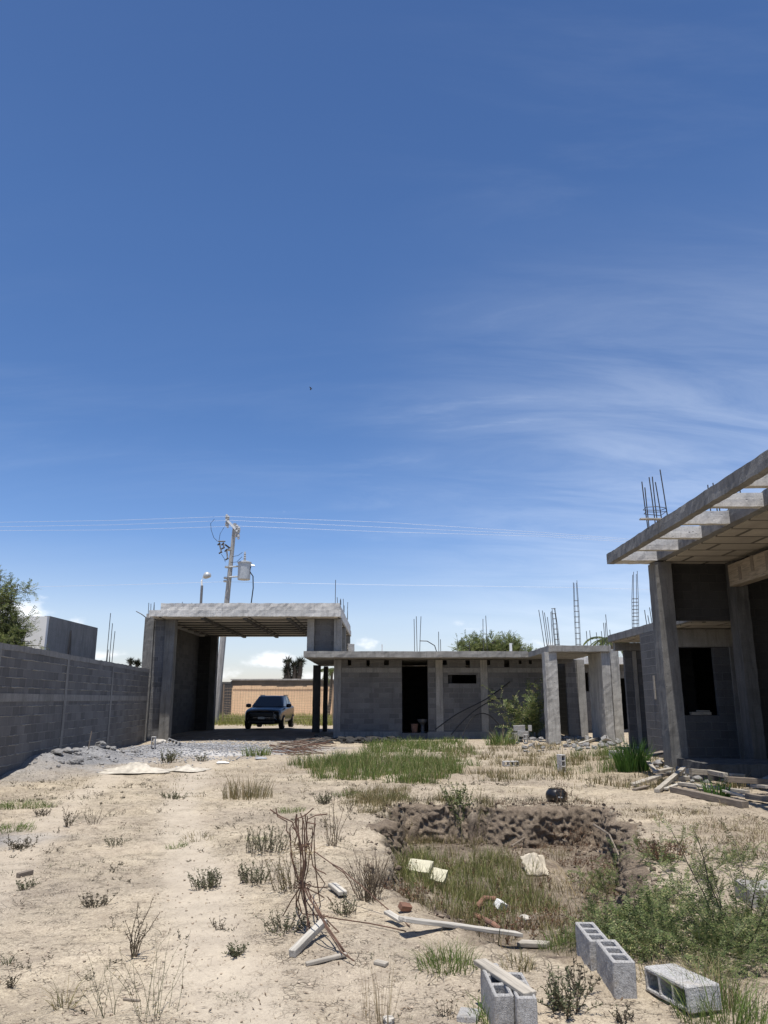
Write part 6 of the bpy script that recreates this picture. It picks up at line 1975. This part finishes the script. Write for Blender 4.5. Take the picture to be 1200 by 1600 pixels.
n2.inputs['Scale'].default_value = 0.9
n2.inputs['Detail'].default_value = 3
cir = wmath('MULTIPLY', wrange(n1.outputs[0], 0.40, 0.82), wrange(n2.outputs[0], 0.30, 0.62, 0.25, 1.0))
cir = wmath('MULTIPLY', cir, wrange(az, -0.10, 0.34, 0.10, 1.0))
cir = wmath('MULTIPLY', cir, wmath('MULTIPLY', wrange(dz_, 0.05, 0.24, 0.15, 1.0), wrange(dz_, 0.56, 0.26, 0.10, 1.0)))
veil = wmath('MULTIPLY', wmath('MULTIPLY', wrange(az, -0.12, 0.40), wrange(dz_, 0.62, 0.22)), wrange(n1.outputs[0], 0.25, 0.75, 0.12, 0.60))
cir = wmath('MAXIMUM', cir, veil)
# low heaped clouds near the horizon
cz = wn('ShaderNodeCombineXYZ')
wl_(wmath('MULTIPLY', az, 1.0), cz.inputs[0])
wl_(wmath('MULTIPLY', dz_, 1.9), cz.inputs[1])
n3 = wn('ShaderNodeTexNoise')
wl_(cz.outputs[0], n3.inputs['Vector'])
n3.inputs['Scale'].default_value = 17.0
n3.inputs['Detail'].default_value = 8
n3.inputs['Roughness'].default_value = 0.55


def puff(px, py, sx, sy, amt=1.0):
    v = P(px, py, 1.0) - Vector((0, 0, HC))
    v.normalize()
    a0, z0 = math.atan2(v.x, v.y), v.z
    da, dz2 = wmath('DIVIDE', wmath('SUBTRACT', az, a0), sx / 1200.0), wmath('DIVIDE', wmath('SUBTRACT', dz_, z0), sy / 1200.0)
    r2 = wmath('ADD', wmath('MULTIPLY', da, da), wmath('MULTIPLY', dz2, dz2))
    return wmath('MULTIPLY', wmath('EXPONENT', wmath('MULTIPLY', r2, -1.0)), amt)


tot = None
for q in ((22, 962, 55, 36, 1.3), (428, 1036, 40, 15, 1.05), (572, 1006, 26, 11, 1.1), (488, 1056, 60, 10, .8), (122, 972, 16, 12, .85), (160, 1024, 28, 12, .9), (770, 978, 60, 16, .55), (350, 1052, 40, 10, .7), (445, 800, 10, 5, .6),
          (880, 1010, 120, 20, .55), (660, 1012, 60, 8, .4), (-300, 1000, 200, 60, .9), (1500, 1000, 250, 60, .9)):
    p_ = puff(*q)
    tot = p_ if tot is None else wmath('MAXIMUM', tot, p_)
cum = wrange(wmath('ADD', tot, wmath('MULTIPLY', wmath('SUBTRACT', n3.outputs[0], 0.5), 2.9)), 0.42, 1.15)
cum = wmath('MULTIPLY', cum, wrange(tot, 0.08, 0.3))
# sky colour: a little deeper blue overhead, as in the photograph
mul = wn('ShaderNodeMix', data_type='RGBA', blend_type='MULTIPLY')
mul.clamp_result = False
mul.inputs[0].default_value = 1
wl_(sky.outputs[0], mul.inputs[6])
tint = wn('ShaderNodeValToRGB')
wl_(dz_, tint.inputs[0])
e_ = tint.color_ramp.elements
e_[0].position, e_[0].color = 0.0, (1.10, 1.02, 1.16, 1)
e_[1].position, e_[1].color = 1.0, (0.64, 0.70, 0.80, 1)
for p_, c_ in ((0.10, (1.28, 1.18, 1.24)), (0.20, (0.79, 0.94, 1.20)), (0.34, (0.63, 0.83, 1.10)), (0.55, (0.60, 0.81, 1.08)), (0.76, (0.52, 0.71, 0.97))):
    q = e_.new(p_)
    q.color = (*c_, 1)
wl_(tint.outputs[0], mul.inputs[7])
m1 = wn('ShaderNodeMix', data_type='RGBA')
wl_(wmath('MULTIPLY', cir, 0.6), m1.inputs[0])
wl_(mul.outputs[2], m1.inputs[6])
m1.inputs[7].default_value = (8.2, 9.0, 10.2, 1)
m2 = wn('ShaderNodeMix', data_type='RGBA')
wl_(wmath('MULTIPLY', cum, 0.9), m2.inputs[0])
wl_(m1.outputs[2], m2.inputs[6])
m2.inputs[7].default_value = (9.8, 10.0, 10.3, 1)
wl_(m2.outputs[2], bg.inputs[0])

cam = bpy.data.cameras.new('camera')
cam.sensor_fit = 'VERTICAL'
cam.sensor_height = 36
cam.sensor_width = 27
cam.lens = 36 * FPX / 1600
cam.clip_start = 0.05
cam.clip_end = 3000
cob = bpy.data.objects.new('camera', cam)
COL.objects.link(cob)
cob.location = (0, 0, HC)
cob.rotation_euler = (R(90) + TH, 0, 0)
sc.camera = cob
vs_ = sc.view_settings
sc.display_settings.display_device = 'sRGB'
vs_.view_transform = 'Standard'
vs_.look = 'None'
vs_.gamma = 1
vs_.exposure = 0.5
sc.render.engine = 'CYCLES'
sc.cycles.use_denoising = True
